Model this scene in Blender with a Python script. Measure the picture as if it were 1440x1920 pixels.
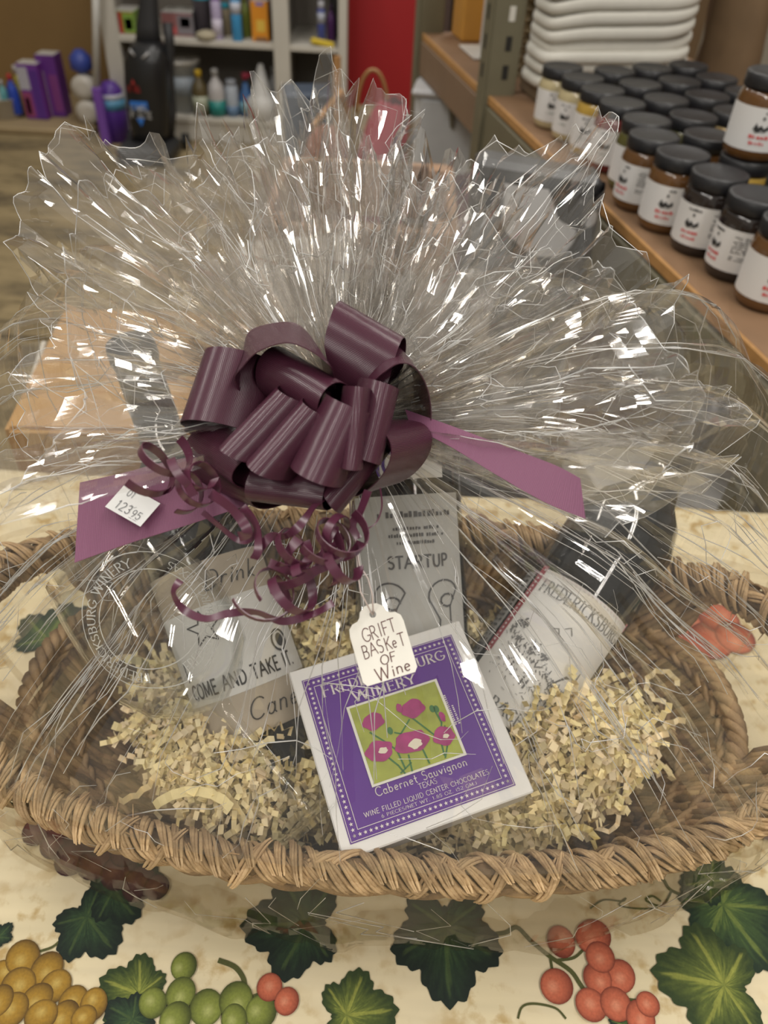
import bpy, math, random
import numpy as np
from mathutils import Vector, Matrix, noise

random.seed(7)
rng = np.random.default_rng(7)
for _o in list(bpy.data.objects):
    bpy.data.objects.remove(_o)
SC = bpy.context.scene
COL = SC.collection

# ------------------------------------------------------------------ camera
F_PX, CAM_H, PITCH, ROLL = 1442.0, 0.49, math.radians(42), math.radians(3.2)
CAM = Vector((0, 0, CAM_H))
FWD = Vector((0, math.cos(PITCH), -math.sin(PITCH)))
_r0 = Vector((1, 0, 0)); _u0 = Vector((0, math.sin(PITCH), math.cos(PITCH)))
RIGHT = math.cos(ROLL) * _r0 + math.sin(ROLL) * _u0
UP = -math.sin(ROLL) * _r0 + math.cos(ROLL) * _u0
cd = bpy.data.cameras.new('camera')
cam = bpy.data.objects.new('camera', cd)
COL.objects.link(cam)
cam.matrix_world = Matrix(((RIGHT.x, UP.x, -FWD.x, CAM.x), (RIGHT.y, UP.y, -FWD.y, CAM.y),
                           (RIGHT.z, UP.z, -FWD.z, CAM.z), (0, 0, 0, 1)))
cd.sensor_fit = 'VERTICAL'; cd.sensor_height = 36.0
cd.lens = F_PX / 1920.0 * 36.0
cd.clip_start = 0.01
cd.dof.use_dof = True; cd.dof.focus_distance = 0.38; cd.dof.aperture_fstop = 9.0
SC.camera = cam

# ------------------------------------------------------------------ world, lamps, exposure
SC.view_settings.view_transform = 'Standard'; SC.view_settings.look = 'None'
SC.view_settings.gamma = 1.0; SC.view_settings.use_curve_mapping = False
SC.view_settings.exposure = 0.0
w = bpy.data.worlds.new('room_light'); SC.world = w; w.use_nodes = True
w.node_tree.nodes['Background'].inputs[0].default_value = (0.80, 0.76, 0.68, 1)
w.node_tree.nodes['Background'].inputs[1].default_value = 0.42
FLOOR = -0.76
CEIL = 1.75
def ceiling_lamp(x, y, watts, sx=0.16, sy=1.2, rz=0.0):
    l = bpy.data.lights.new('ceiling_tube_light', 'AREA'); l.shape = 'RECTANGLE'
    l.size = sx; l.size_y = sy; l.energy = watts; l.color = (1.0, 0.955, 0.89)
    o = bpy.data.objects.new('ceiling_tube_light', l); COL.objects.link(o)
    o.location = (x, y, CEIL - 0.02); o.rotation_euler = (0, 0, rz)
for (lx, ly) in ((-0.9, 0.5), (0.75, 0.5), (-0.9, -1.0), (0.75, -1.0)):      # twin-tube fixtures along the shop
    for dx in (-0.06, 0.06): ceiling_lamp(lx + dx, ly, 8.0, 0.04)
for (lx, ly) in ((-0.9, 2.2), (0.75, 2.2), (-0.9, 3.6), (0.6, 3.6)):
    ceiling_lamp(lx, ly, 12, 0.10)
SC.cycles.transparent_max_bounces = 22
SC.cycles.max_bounces = 6
SC.cycles.diffuse_bounces = 3
SC.cycles.glossy_bounces = 3
SC.cycles.use_adaptive_sampling = True
SC.cycles.adaptive_threshold = 0.10
SC.cycles.caustics_reflective = False
SC.cycles.caustics_refractive = False
SC.cycles.sample_clamp_indirect = 6.0
SC.cycles.use_denoising = True
SC.cycles.denoising_prefilter = 'ACCURATE'

# ------------------------------------------------------------------ helpers: photograph pixel -> place
def ray(u, v): return FWD + RIGHT * ((u - 720) / F_PX) + UP * ((960 - v) / F_PX)
def PX(u, v, d): return CAM + ray(u, v) * d
def PZ(u, v, z):
    r = ray(u, v); return CAM + r * ((z - CAM_H) / r.z)
def PY(u, v, y):
    r = ray(u, v); return CAM + r * (y / r.y)

# ------------------------------------------------------------------ helpers: materials
def new_mat(name):
    m = bpy.data.materials.new(name); m.use_nodes = True
    nt = m.node_tree
    return m, nt, nt.nodes['Principled BSDF'], nt.nodes.new, nt.links.new
def sset(b, **k):
    names = dict(rough='Roughness', metal='Metallic', spec='Specular IOR Level', sheen='Sheen Weight',
                 coat='Coat Weight', trans='Transmission Weight', ior='IOR', alpha='Alpha', sss='Subsurface Weight')
    for a, v in k.items():
        b.inputs[names[a]].default_value = v
def plain(name, rgb, rough=0.5, nscale=None, namp=0.15, bump=0.0, bscale=200.0, rnd=0.0, **k):
    """colour with a little noise mottling, bump and per-object variation"""
    m, nt, b, N, L = new_mat(name)
    sset(b, rough=rough, **k)
    c = (*rgb, 1)
    b.inputs['Base Color'].default_value = c
    src = None
    tc = N('ShaderNodeTexCoord')
    if nscale:
        tx = N('ShaderNodeTexNoise'); tx.inputs['Scale'].default_value = nscale; tx.inputs['Detail'].default_value = 5
        L(tc.outputs['Object'], tx.inputs['Vector'])
        mx = N('ShaderNodeMix'); mx.data_type = 'RGBA'
        mx.inputs[6].default_value = (*[x * (1 - namp) for x in rgb], 1)
        mx.inputs[7].default_value = (*[min(1, x * (1 + namp)) for x in rgb], 1)
        L(tx.outputs['Fac'], mx.inputs[0]); src = mx.outputs[2]
    if rnd:
        oi = N('ShaderNodeObjectInfo'); hs = N('ShaderNodeHueSaturation')
        mr = N('ShaderNodeMapRange'); mr.inputs[3].default_value = 1 - rnd; mr.inputs[4].default_value = 1 + rnd
        L(oi.outputs['Random'], mr.inputs[0]); L(mr.outputs[0], hs.inputs['Value'])
        if src: L(src, hs.inputs['Color'])
        else: hs.inputs['Color'].default_value = c
        src = hs.outputs[0]
    if src: L(src, b.inputs['Base Color'])
    if bump:
        t2 = N('ShaderNodeTexNoise'); t2.inputs['Scale'].default_value = bscale
        L(tc.outputs['Object'], t2.inputs['Vector'])
        bm = N('ShaderNodeBump'); bm.inputs['Strength'].default_value = bump; bm.inputs['Distance'].default_value = 0.002
        L(t2.outputs['Fac'], bm.inputs['Height']); L(bm.outputs[0], b.inputs['Normal'])
    return m
def vcol_mat(name, rough=0.8, nscale=900, namp=0.25, **k):
    """mesh colour attribute 'Col' times fine stipple"""
    m, nt, b, N, L = new_mat(name); sset(b, rough=rough, **k)
    a = N('ShaderNodeAttribute'); a.attribute_name = 'Col'
    tc = N('ShaderNodeTexCoord'); tx = N('ShaderNodeTexNoise'); tx.inputs['Scale'].default_value = nscale
    tx.inputs['Detail'].default_value = 2
    L(tc.outputs['Object'], tx.inputs['Vector'])
    mr = N('ShaderNodeMapRange'); mr.inputs[3].default_value = 1 - namp; mr.inputs[4].default_value = 1 + namp
    L(tx.outputs['Fac'], mr.inputs[0])
    hs = N('ShaderNodeHueSaturation'); L(a.outputs['Color'], hs.inputs['Color']); L(mr.outputs[0], hs.inputs['Value'])
    L(hs.outputs[0], b.inputs['Base Color'])
    return m

def film_mat(name, tint=(0.955, 0.945, 0.93), gain=0.7, base=0.07, rough=0.07, haze=0.012, bump=0.08, facet=0.16, fscale=22.0):
    """thin clear film: clear straight through, mirror by Fresnel, crinkled"""
    m = bpy.data.materials.new(name); m.use_nodes = True
    nt = m.node_tree; nt.nodes.clear(); N = nt.nodes.new; L = nt.links.new
    out = N('ShaderNodeOutputMaterial')
    tr = N('ShaderNodeBsdfTransparent'); tr.inputs[0].default_value = (*tint, 1)
    gl = N('ShaderNodeBsdfGlossy'); gl.inputs['Roughness'].default_value = rough; gl.inputs[0].default_value = (1, 1, 1, 1)
    df = N('ShaderNodeBsdfDiffuse'); df.inputs[0].default_value = (0.85, 0.83, 0.8, 1)
    tc = N('ShaderNodeTexCoord'); geo = N('ShaderNodeNewGeometry')
    # facets: every Voronoi cell is a small flat tilted pane
    vo = N('ShaderNodeTexVoronoi'); vo.inputs['Scale'].default_value = fscale; L(tc.outputs['Object'], vo.inputs['Vector'])
    sb = N('ShaderNodeVectorMath'); sb.operation = 'SUBTRACT'; sb.inputs[1].default_value = (0.5,) * 3
    L(vo.outputs['Color'], sb.inputs[0])
    sc_ = N('ShaderNodeVectorMath'); sc_.operation = 'SCALE'; sc_.inputs['Scale'].default_value = facet
    L(sb.outputs[0], sc_.inputs[0])
    ad = N('ShaderNodeVectorMath'); ad.operation = 'ADD'; L(sc_.outputs[0], ad.inputs[0]); L(geo.outputs['Normal'], ad.inputs[1])
    nm = N('ShaderNodeVectorMath'); nm.operation = 'NORMALIZE'; L(ad.outputs[0], nm.inputs[0])
    bp = nm
    L(bp.outputs[0], gl.inputs['Normal'])
    dt = N('ShaderNodeVectorMath'); dt.operation = 'DOT_PRODUCT'; L(geo.outputs['Incoming'], dt.inputs[0]); L(bp.outputs[0], dt.inputs[1])
    ab = N('ShaderNodeMath'); ab.operation = 'ABSOLUTE'; L(dt.outputs['Value'], ab.inputs[0])
    om = N('ShaderNodeMath'); om.operation = 'SUBTRACT'; om.inputs[0].default_value = 1.0; om.use_clamp = True; L(ab.outputs[0], om.inputs[1])
    pw = N('ShaderNodeMath'); pw.operation = 'POWER'; pw.inputs[1].default_value = 4.5; L(om.outputs[0], pw.inputs[0])
    ma = N('ShaderNodeMath'); ma.operation = 'MULTIPLY_ADD'; ma.use_clamp = True
    ma.inputs[1].default_value = gain; ma.inputs[2].default_value = base; L(pw.outputs[0], ma.inputs[0])
    m1 = N('ShaderNodeMixShader'); m1.inputs[0].default_value = haze; L(tr.outputs[0], m1.inputs[1]); L(df.outputs[0], m1.inputs[2])
    m2 = N('ShaderNodeMixShader'); L(ma.outputs[0], m2.inputs[0]); L(m1.outputs[0], m2.inputs[1]); L(gl.outputs[0], m2.inputs[2])
    L(m2.outputs[0], out.inputs['Surface'])
    return m

# ------------------------------------------------------------------ helpers: objects
def tag(o, label=None, cat=None, group=None, kind=None):
    if label: o['label'] = label
    if cat: o['category'] = cat
    if group: o['group'] = group
    if kind: o['kind'] = kind
    return o
def attach(o, parent):
    if parent is not None:
        o.parent = parent
        o.matrix_parent_inverse = Matrix.Translation(-Vector(wloc(parent)))
def wloc(o):
    v = Vector(o.location)
    return v
def thing(name, loc, label, cat, group=None):
    o = bpy.data.objects.new(name, None); COL.objects.link(o); o.location = loc
    o.empty_display_size = 0.02
    return tag(o, label, cat, group)
def mesh(name, V, Fc, mats, parent=None, smooth=False, col=None, uv=None, midx=None):
    """V world points; a mesh object; parent may be an Empty (location only) or a mesh at the origin"""
    me = bpy.data.meshes.new(name)
    me.from_pydata([tuple(v) for v in V], [], [tuple(f) for f in Fc])
    if not isinstance(mats, (list, tuple)): mats = [mats]
    for m in mats: me.materials.append(m)
    if smooth: me.polygons.foreach_set('use_smooth', [True] * len(me.polygons))
    if midx is not None: me.polygons.foreach_set('material_index', midx)
    if col is not None:
        ca = me.color_attributes.new('Col', 'FLOAT_COLOR', 'POINT')
        arr = np.ones((len(V), 4), np.float32); arr[:, :3] = np.asarray(col, np.float32)[:, :3]
        ca.data.foreach_set('color', arr.ravel())
    if uv is not None:
        ul = me.uv_layers.new(name='UVMap')
        vi = np.empty(len(me.loops), np.int32); me.loops.foreach_get('vertex_index', vi)
        ul.data.foreach_set('uv', np.asarray(uv, np.float32)[vi].ravel())
    me.update()
    o = bpy.data.objects.new(name, me); COL.objects.link(o)
    attach(o, parent)
    return o

class MB:
    """collects shapes; build() links them as one mesh object"""
    def __init__(s): s.V = []; s.F = []; s.C = []; s.c = (1, 1, 1)
    def add(s, V, F, c=None):
        n = len(s.V); s.V += [Vector(v) for v in V]; s.F += [tuple(i + n for i in f) for f in F]
        if c is None or not hasattr(c[0], '__len__'): s.C += [c or s.c] * len(V)
        else: s.C += list(c)
        return s
    def box(s, c, d, M=None, bev=0.0, col=None):
        x, y, z = (k / 2 for k in d); c = Vector(c)
        if bev <= 0:
            V = [Vector((a * x, b * y, e * z)) for a in (-1, 1) for b in (-1, 1) for e in (-1, 1)]
            Fc = [(0, 1, 3, 2), (4, 6, 7, 5), (0, 4, 5, 1), (2, 3, 7, 6), (0, 2, 6, 4), (1, 5, 7, 3)]
        else:
            V = []; idx = {}
            for a in (-1, 1):
                for b_ in (-1, 1):
                    for e in (-1, 1):
                        for k in range(3):
                            p = [a * x, b_ * y, e * z]
                            for j in range(3):
                                if j != k: p[j] -= (a, b_, e)[j] * bev
                            idx[(a, b_, e, k)] = len(V); V.append(Vector(p))
            Fc = []
            for k in range(3):
                i, j = [(1, 2), (2, 0), (0, 1)][k]
                for sg in (-1, 1):
                    q = []
                    for si, sj in ((-1, -1), (1, -1), (1, 1), (-1, 1)):
                        t = [0, 0, 0]; t[k] = sg; t[i] = si; t[j] = sj; q.append(idx[(*t, k)])
                    Fc.append(q if sg > 0 else q[::-1])
            for k in range(3):          # edges
                i, j = [(1, 2), (2, 0), (0, 1)][k]
                for si in (-1, 1):
                    for sj in (-1, 1):
                        def g(e, kk):
                            t = [0, 0, 0]; t[k] = e; t[i] = si; t[j] = sj; return idx[(*t, kk)]
                        Fc.append([g(-1, i), g(1, i), g(1, j), g(-1, j)])
            for a in (-1, 1):
                for b_ in (-1, 1):
                    for e in (-1, 1): Fc.append([idx[(a, b_, e, k)] for k in range(3)])
        if M is not None: V = [M @ v for v in V]
        return s.add([v + c for v in V], Fc, col)
    def tube(s, pts, r, n=8, cap=True, col=None, closed=False):
        pts = [Vector(p) for p in pts]; m = len(pts)
        rr = r if hasattr(r, '__len__') else [r] * m
        V = []; up = None
        for i, p in enumerate(pts):
            if closed: t = pts[(i + 1) % m] - pts[i - 1]
            else: t = pts[min(i + 1, m - 1)] - pts[max(i - 1, 0)]
            if t.length < 1e-9: t = Vector((0, 0, 1))
            t.normalize()
            if up is None:
                up = t.orthogonal().normalized()
            else:
                up = up - t * up.dot(t)
                up = up.normalized() if up.length > 1e-6 else t.orthogonal().normalized()
            b = t.cross(up)
            for k in range(n):
                a = 2 * math.pi * k / n
                V.append(p + (up * math.cos(a) + b * math.sin(a)) * rr[i])
        Fc = []
        for i in range(m if closed else m - 1):
            j = (i + 1) % m
            for k in range(n):
                Fc.append((i * n + k, i * n + (k + 1) % n, j * n + (k + 1) % n, j * n + k))
        if cap and not closed:
            Fc.append(tuple(range(n))[::-1]); Fc.append(tuple((m - 1) * n + k for k in range(n)))
        return s.add(V, Fc, col)
    def lathe(s, prof, base=(0, 0, 0), axis=(0, 0, 1), n=24, col=None, cols=None):
        """prof: (radius, height) pairs"""
        ax = Vector(axis).normalized(); e = ax.orthogonal().normalized(); g = ax.cross(e); base = Vector(base)
        V = []; C = []
        for i, (r, h) in enumerate(prof):
            for k in range(n):
                a = 2 * math.pi * k / n
                V.append(base + ax * h + (e * math.cos(a) + g * math.sin(a)) * r)
                if cols: C.append(cols[i])
        Fc = [(i * n + k, i * n + (k + 1) % n, (i + 1) * n + (k + 1) % n, (i + 1) * n + k)
              for i in range(len(prof) - 1) for k in range(n)]
        if prof[0][0] > 1e-6: Fc.append(tuple(range(n))[::-1])
        if prof[-1][0] > 1e-6: Fc.append(tuple((len(prof) - 1) * n + k for k in range(n)))
        return s.add(V, Fc, C if cols else col)
    def poly(s, pts, thick, nrm=None, col=None):
        """flat outline given thickness along its normal"""
        pts = [Vector(p) for p in pts]; n = len(pts)
        if nrm is None: nrm = (pts[1] - pts[0]).cross(pts[2] - pts[0]).normalized()
        nrm = Vector(nrm) * thick
        V = pts + [p - nrm for p in pts]
        Fc = [tuple(range(n)), tuple(range(2 * n - 1, n - 1, -1))] + [(i, i + n, (i + 1) % n + n, (i + 1) % n) for i in range(n)]
        return s.add(V, Fc, col)
    def grid(s, fn, nu, nv, col=None, wrap=False):
        V = [fn(i / nu, j / nv) for i in range(nu + (0 if wrap else 1)) for j in range(nv + 1)]
        m = nu if wrap else nu
        Fc = [(i * (nv + 1) + j, ((i + 1) % (nu if wrap else nu + 1)) * (nv + 1) + j,
               ((i + 1) % (nu if wrap else nu + 1)) * (nv + 1) + j + 1, i * (nv + 1) + j + 1) for i in range(m) for j in range(nv)]
        return s.add(V, Fc, col)
    def build(s, name, mat, parent=None, smooth=False, useC=False):
        return mesh(name, s.V, s.F, mat, parent, smooth, s.C if useC else None)
def frame(z, x=None):
    z = Vector(z).normalized()
    x = Vector(x) if x is not None else z.orthogonal()
    x = (x - z * x.dot(z)).normalized(); y = z.cross(x)
    return x, y, z
def copy_tree(o, parent=None):
    c = o.copy(); COL.objects.link(c)
    if parent is not None: c.parent = parent
    for ch in list(o.children): copy_tree(ch, c)
    return c

# ------------------------------------------------------------------ lettering
def arc(cx, cy, rx, ry, a0, a1, n=10):
    return [(cx + rx * math.cos(math.radians(a0 + (a1 - a0) * i / n)), cy + ry * math.sin(math.radians(a0 + (a1 - a0) * i / n))) for i in range(n + 1)]
G = {
 'A': (.72, [[(0, 0), (.36, 1)], [(.36, 1), (.72, 0)], [(.14, .38), (.58, .38)]]),
 'B': (.6, [[(.08, 0), (.08, 1)], [(.08, 1), (.3, 1)] + arc(.3, .76, .22, .24, 90, -90) + [(.08, .52)], [(.08, .52), (.32, .52)] + arc(.32, .26, .26, .26, 90, -90) + [(.08, 0)]]),
 'C': (.7, [arc(.4, .5, .38, .5, 45, 315, 16)]),
 'D': (.7, [[(.08, 0), (.08, 1)], [(.08, 1), (.26, 1)] + arc(.26, .5, .4, .5, 90, -90, 14) + [(.08, 0)]]),
 'E': (.55, [[(.08, 0), (.08, 1)], [(.08, 1), (.52, 1)], [(.08, .52), (.44, .52)], [(.08, 0), (.54, 0)]]),
 'F': (.52, [[(.08, 0), (.08, 1)], [(.08, 1), (.52, 1)], [(.08, .52), (.42, .52)]]),
 'G': (.74, [arc(.4, .5, .38, .5, 45, 340, 16) + [(.72, .42), (.48, .42)]]),
 'H': (.7, [[(.08, 0), (.08, 1)], [(.62, 0), (.62, 1)], [(.08, .5), (.62, .5)]]),
 'I': (.26, [[(.13, 0), (.13, 1)]]),
 'K': (.62, [[(.08, 0), (.08, 1)], [(.58, 1), (.08, .45)], [(.22, .58), (.6, 0)]]),
 'L': (.5, [[(.08, 1), (.08, 0)], [(.08, 0), (.5, 0)]]),
 'M': (.84, [[(.08, 0), (.1, 1)], [(.1, 1), (.42, .1)], [(.42, .1), (.74, 1)], [(.74, 1), (.78, 0)]]),
 'N': (.7, [[(.08, 0), (.08, 1)], [(.08, 1), (.62, 0)], [(.62, 0), (.62, 1)]]),
 'O': (.78, [arc(.39, .5, .36, .5, 90, 450, 22)]),
 'P': (.56, [[(.08, 0), (.08, 1)], [(.08, 1), (.28, 1)] + arc(.28, .74, .26, .26, 90, -90) + [(.08, .48)]]),
 'Q': (.78, [arc(.39, .5, .36, .5, 90, 450, 22), [(.45, .22), (.74, -.08)]]),
 'R': (.62, [[(.08, 0), (.08, 1)], [(.08, 1), (.28, 1)] + arc(.28, .75, .24, .25, 90, -90) + [(.08, .5)], [(.28, .5), (.6, 0)]]),
 'S': (.54, [arc(.28, .76, .22, .24, 40, 270, 10) + arc(.26, .26, .24, .26, 90, -140, 12)]),
 'T': (.62, [[(.31, 0), (.31, 1)], [(0, 1), (.62, 1)]]),
 'U': (.68, [[(.08, 1), (.08, .34)] + arc(.34, .34, .26, .34, 180, 360, 12) + [(.6, 1)]]),
 'V': (.7, [[(0, 1), (.35, 0)], [(.35, 0), (.7, 1)]]),
 'W': (1.0, [[(0, 1), (.26, 0)], [(.26, 0), (.5, .95)], [(.5, .95), (.74, 0)], [(.74, 0), (1, 1)]]),
 'X': (.66, [[(0, 0), (.62, 1)], [(0, 1), (.66, 0)]]),
 'Y': (.66, [[(0, 1), (.33, .48)], [(.66, 1), (.33, .48)], [(.33, .48), (.33, 0)]]),
 'Z': (.6, [[(.04, 1), (.58, 1), (.02, 0), (.6, 0)]]),
 '0': (.6, [arc(.3, .5, .24, .5, 90, 450, 18)]), '1': (.36, [[(.06, .8), (.2, 1), (.2, 0)]]),
 '2': (.56, [arc(.28, .74, .22, .26, 160, -30, 10) + [(.06, 0), (.54, 0)]]),
 '3': (.54, [arc(.26, .76, .2, .24, 150, -90, 10), arc(.26, .27, .23, .27, 90, -150, 10)]),
 '5': (.54, [[(.5, 1), (.12, 1), (.08, .58)] + arc(.27, .32, .23, .32, 120, -150, 12)]),
 '9': (.54, [arc(.27, .7, .21, .28, 0, 360, 14), [(.48, .7), (.44, .3), (.26, 0)]]),
 '.': (.24, [[(.1, .0), (.14, .06)]]), ',': (.24, [[(.14, .08), (.08, -.14)]]),
 'a': (.5, [arc(.22, .26, .18, .26, 60, 400, 12), [(.4, .5), (.4, .1), (.48, 0)]]),
 'b': (.5, [[(.06, 1), (.06, 0)], arc(.24, .26, .18, .26, 150, -150, 12)]),
 'c': (.42, [arc(.24, .26, .19, .26, 50, 310, 10)]),
 'd': (.5, [arc(.22, .26, .18, .26, 20, 340, 12), [(.42, 1), (.42, 0)]]),
 'e': (.48, [[(.06, .26), (.4, .3)] + arc(.24, .26, .18, .26, 15, 310, 12)]),
 'i': (.2, [[(.1, .5), (.1, 0)], [(.1, .68), (.11, .74)]]),
 'k': (.46, [[(.06, 1), (.06, 0)], [(.4, .5), (.08, .22), (.44, 0)]]),
 'm': (.72, [[(.06, .5), (.06, 0)], [(.06, .34)] + arc(.2, .34, .14, .16, 180, 0, 6) + [(.34, 0)], [(.34, .34)] + arc(.48, .34, .14, .16, 180, 0, 6) + [(.62, 0)]]),
 'n': (.5, [[(.06, .5), (.06, 0)], [(.06, .32)] + arc(.23, .32, .17, .18, 180, 0, 7) + [(.4, 0)]]),
 'o': (.5, [arc(.24, .26, .19, .26, 90, 450, 14)]),
 'r': (.36, [[(.06, .5), (.06, 0)], [(.06, .3)] + arc(.22, .3, .16, .2, 180, 50, 5)]),
 's': (.4, [arc(.2, .38, .14, .12, 40, 260, 7) + arc(.19, .13, .16, .13, 80, -140, 8)]),
 't': (.36, [[(.16, .85), (.16, .1), (.28, 0)], [(.02, .52), (.32, .52)]]),
 'u': (.5, [[(.06, .5), (.06, .2)] + arc(.22, .2, .16, .2, 180, 360, 7) + [(.38, .5)], [(.38, .5), (.4, 0)]]),
 'v': (.46, [[(.02, .5), (.22, 0), (.42, .5)]]), 'g': (.5, [arc(.22, .26, .18, .24, 0, 360, 12), [(.41, .5), (.4, -.2)] + arc(.22, -.2, .18, .16, 0, -150, 6)]),
 ' ': (.34, []),
}
def text_strokes(s, h=1.0, gap=0.14, small=None, jit=0.0, slant=0.0):
    """list of polylines; small = height factor of every letter after the first of a word (small capitals)"""
    x = 0; out = []; first = True
    for ch in s:
        wd, st = G.get(ch, G[' ']); k = h if (small is None or first) else h * small
        first = ch == ' '
        ox, oy = random.uniform(-jit, jit) * h, random.uniform(-jit, jit) * h; ro = random.uniform(-jit, jit)
        for pl in st:
            q = []
            for (a, b) in pl:
                a2, b2 = a * k + ox - b * ro * k, b * k + oy + a * ro * k
                q.append((x + a2 + slant * b2, b2))
            out.append(q)
        x += wd * k + gap * h
    return out, max(x - gap * h, 0.001)
def strokes_2d(polys, wd, serif=0.0, thin=None):
    """polylines -> 2-D quads; thin = width of level strokes (a broad nib)"""
    V = []; Fc = []
    def quad(a, b, w0, ext):
        d = np.subtract(b, a); l = math.hypot(*d)
        if l < 1e-9: return
        d = d / l; n = np.array((-d[1], d[0])) * w0 / 2
        a = np.asarray(a) - d * ext; b = np.asarray(b) + d * ext
        k = len(V); V.extend([a + n, a - n, b - n, b + n]); Fc.append((k, k + 1, k + 2, k + 3))
    for pl in polys:
        for a, b in zip(pl[:-1], pl[1:]):
            d = np.subtract(b, a); l = math.hypot(*d) or 1
            w0 = wd if thin is None else thin + (wd - thin) * abs(d[1] / l)
            quad(a, b, w0, w0 * 0.25)
        if serif:
            for p, q in ((pl[0], pl[1]), (pl[-1], pl[-2])):
                d = np.subtract(q, p); l = math.hypot(*d) or 1
                if abs(d[1]) / l > 0.6: quad((p[0] - serif, p[1]), (p[0] + serif, p[1]), (thin or wd) * 1.1, 0)
                elif abs(d[0]) / l > 0.9: quad((p[0], p[1] - serif * .8), (p[0], p[1] + serif * .8), (thin or wd), 0)
    return V, Fc
class Ink:
    """flat print, gathered in 2-D on a face and mapped to 3-D"""
    def __init__(s): s.V = []; s.F = []
    def add(s, V, Fc): n = len(s.V); s.V += [tuple(v) for v in V]; s.F += [tuple(i + n for i in f) for f in Fc]; return s
    def text(s, t, x, y, h, wd=.1, align='c', rot=0.0, width=None, **k):
        sk = {a: k.pop(a) for a in ('serif', 'thin') if a in k}
        pl, W = text_strokes(t, 1.0, **k)
        V, Fc = strokes_2d(pl, wd, **sk)
        sx = (width / (W * h)) if width else 1
        off = {'c': -W / 2, 'l': 0, 'r': -W}[align]; c, n = math.cos(rot), math.sin(rot)
        return s.add([(x + ((v[0] + off) * sx * c - v[1] * n) * h, y + ((v[0] + off) * sx * n + v[1] * c) * h) for v in V], Fc)
    def arc_text(s, t, cx, cy, r, a_mid, h, wd=.1, inside=False, **k):
        sk = {a: k.pop(a) for a in ('serif', 'thin') if a in k}
        pl, W = text_strokes(t, 1.0, **k); V, Fc = strokes_2d(pl, wd, **sk); out = []
        for v in V:
            if not inside:
                a = a_mid - (v[0] - W / 2) * h / r; rr = r + v[1] * h
            else:
                a = a_mid + (v[0] - W / 2) * h / r; rr = r - v[1] * h
            out.append((cx + rr * math.cos(a), cy + rr * math.sin(a)))
        return s.add(out, Fc)
    def line(s, pts, wd): V, Fc = strokes_2d([pts], wd); return s.add(V, Fc)
    def rect(s, x0, y0, x1, y1): return s.add([(x0, y0), (x1, y0), (x1, y1), (x0, y1)], [(0, 1, 2, 3)])
    def poly(s, pts): return s.add(pts, [tuple(range(len(pts)))])
    def disc(s, x, y, rx, ry=None, n=18, wob=0.0):
        ry = ry or rx
        return s.poly([(x + rx * (1 + wob * math.sin(5 * a + x * 900)) * math.cos(a), y + ry * (1 + wob * math.sin(4 * a + y * 700)) * math.sin(a)) for a in [2 * math.pi * i / n for i in range(n)]])
    def star(s, x, y, r, rot=0.0):
        P = [(x + (r if i % 2 == 0 else r * .42) * math.cos(math.pi / 2 + rot + i * math.pi / 5), y + (r if i % 2 == 0 else r * .42) * math.sin(math.pi / 2 + rot + i * math.pi / 5)) for i in range(10)]
        n = len(s.V); s.V += P + [(x, y)]; s.F += [(n + 10, n + i, n + (i + 1) % 10) for i in range(10)]; return s
    def build(s, name, mat, parent, mapper):
        return mesh(name, [mapper(*v) for v in s.V], s.F, mat, parent)
# ================================================================== SETTING
def struct(name, mb, mat, smooth=False):
    o = mb.build(name, mat, None, smooth); o['kind'] = 'structure'; return o

def floor_material():
    m, nt, b, N, L = new_mat('worn_concrete'); sset(b, rough=0.75)
    tc = N('ShaderNodeTexCoord')
    n1 = N('ShaderNodeTexNoise'); n1.inputs['Scale'].default_value = 2.2; n1.inputs['Detail'].default_value = 8; n1.inputs['Roughness'].default_value = .65
    mp = N('ShaderNodeMapping'); mp.inputs['Scale'].default_value = (1.0, 2.6, 1); L(tc.outputs['Object'], mp.inputs['Vector']); L(mp.outputs[0], n1.inputs['Vector'])
    cr = N('ShaderNodeValToRGB'); e = cr.color_ramp.elements
    e[0].position = .32; e[0].color = (.075, .058, .035, 1); e[1].position = .72; e[1].color = (.39, .30, .16, 1)
    x = e.new(.5); x.color = (.255, .195, .10, 1)
    L(n1.outputs['Fac'], cr.inputs[0])
    n2 = N('ShaderNodeTexNoise'); n2.inputs['Scale'].default_value = 9; n2.inputs['Detail'].default_value = 4; L(mp.outputs[0], n2.inputs['Vector'])
    c2 = N('ShaderNodeValToRGB'); c2.color_ramp.elements[0].position = .30; c2.color_ramp.elements[0].color = (.35, .33, .3, 1); c2.color_ramp.elements[1].position = .42; c2.color_ramp.elements[1].color = (1, 1, 1, 1)
    L(n2.outputs['Fac'], c2.inputs[0])
    mx = N('ShaderNodeMix'); mx.data_type = 'RGBA'; mx.blend_type = 'MULTIPLY'; mx.inputs[0].default_value = .8
    L(cr.outputs[0], mx.inputs[6]); L(c2.outputs[0], mx.inputs[7]); L(mx.outputs[2], b.inputs['Base Color'])
    return m
M_floor = floor_material()
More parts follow.
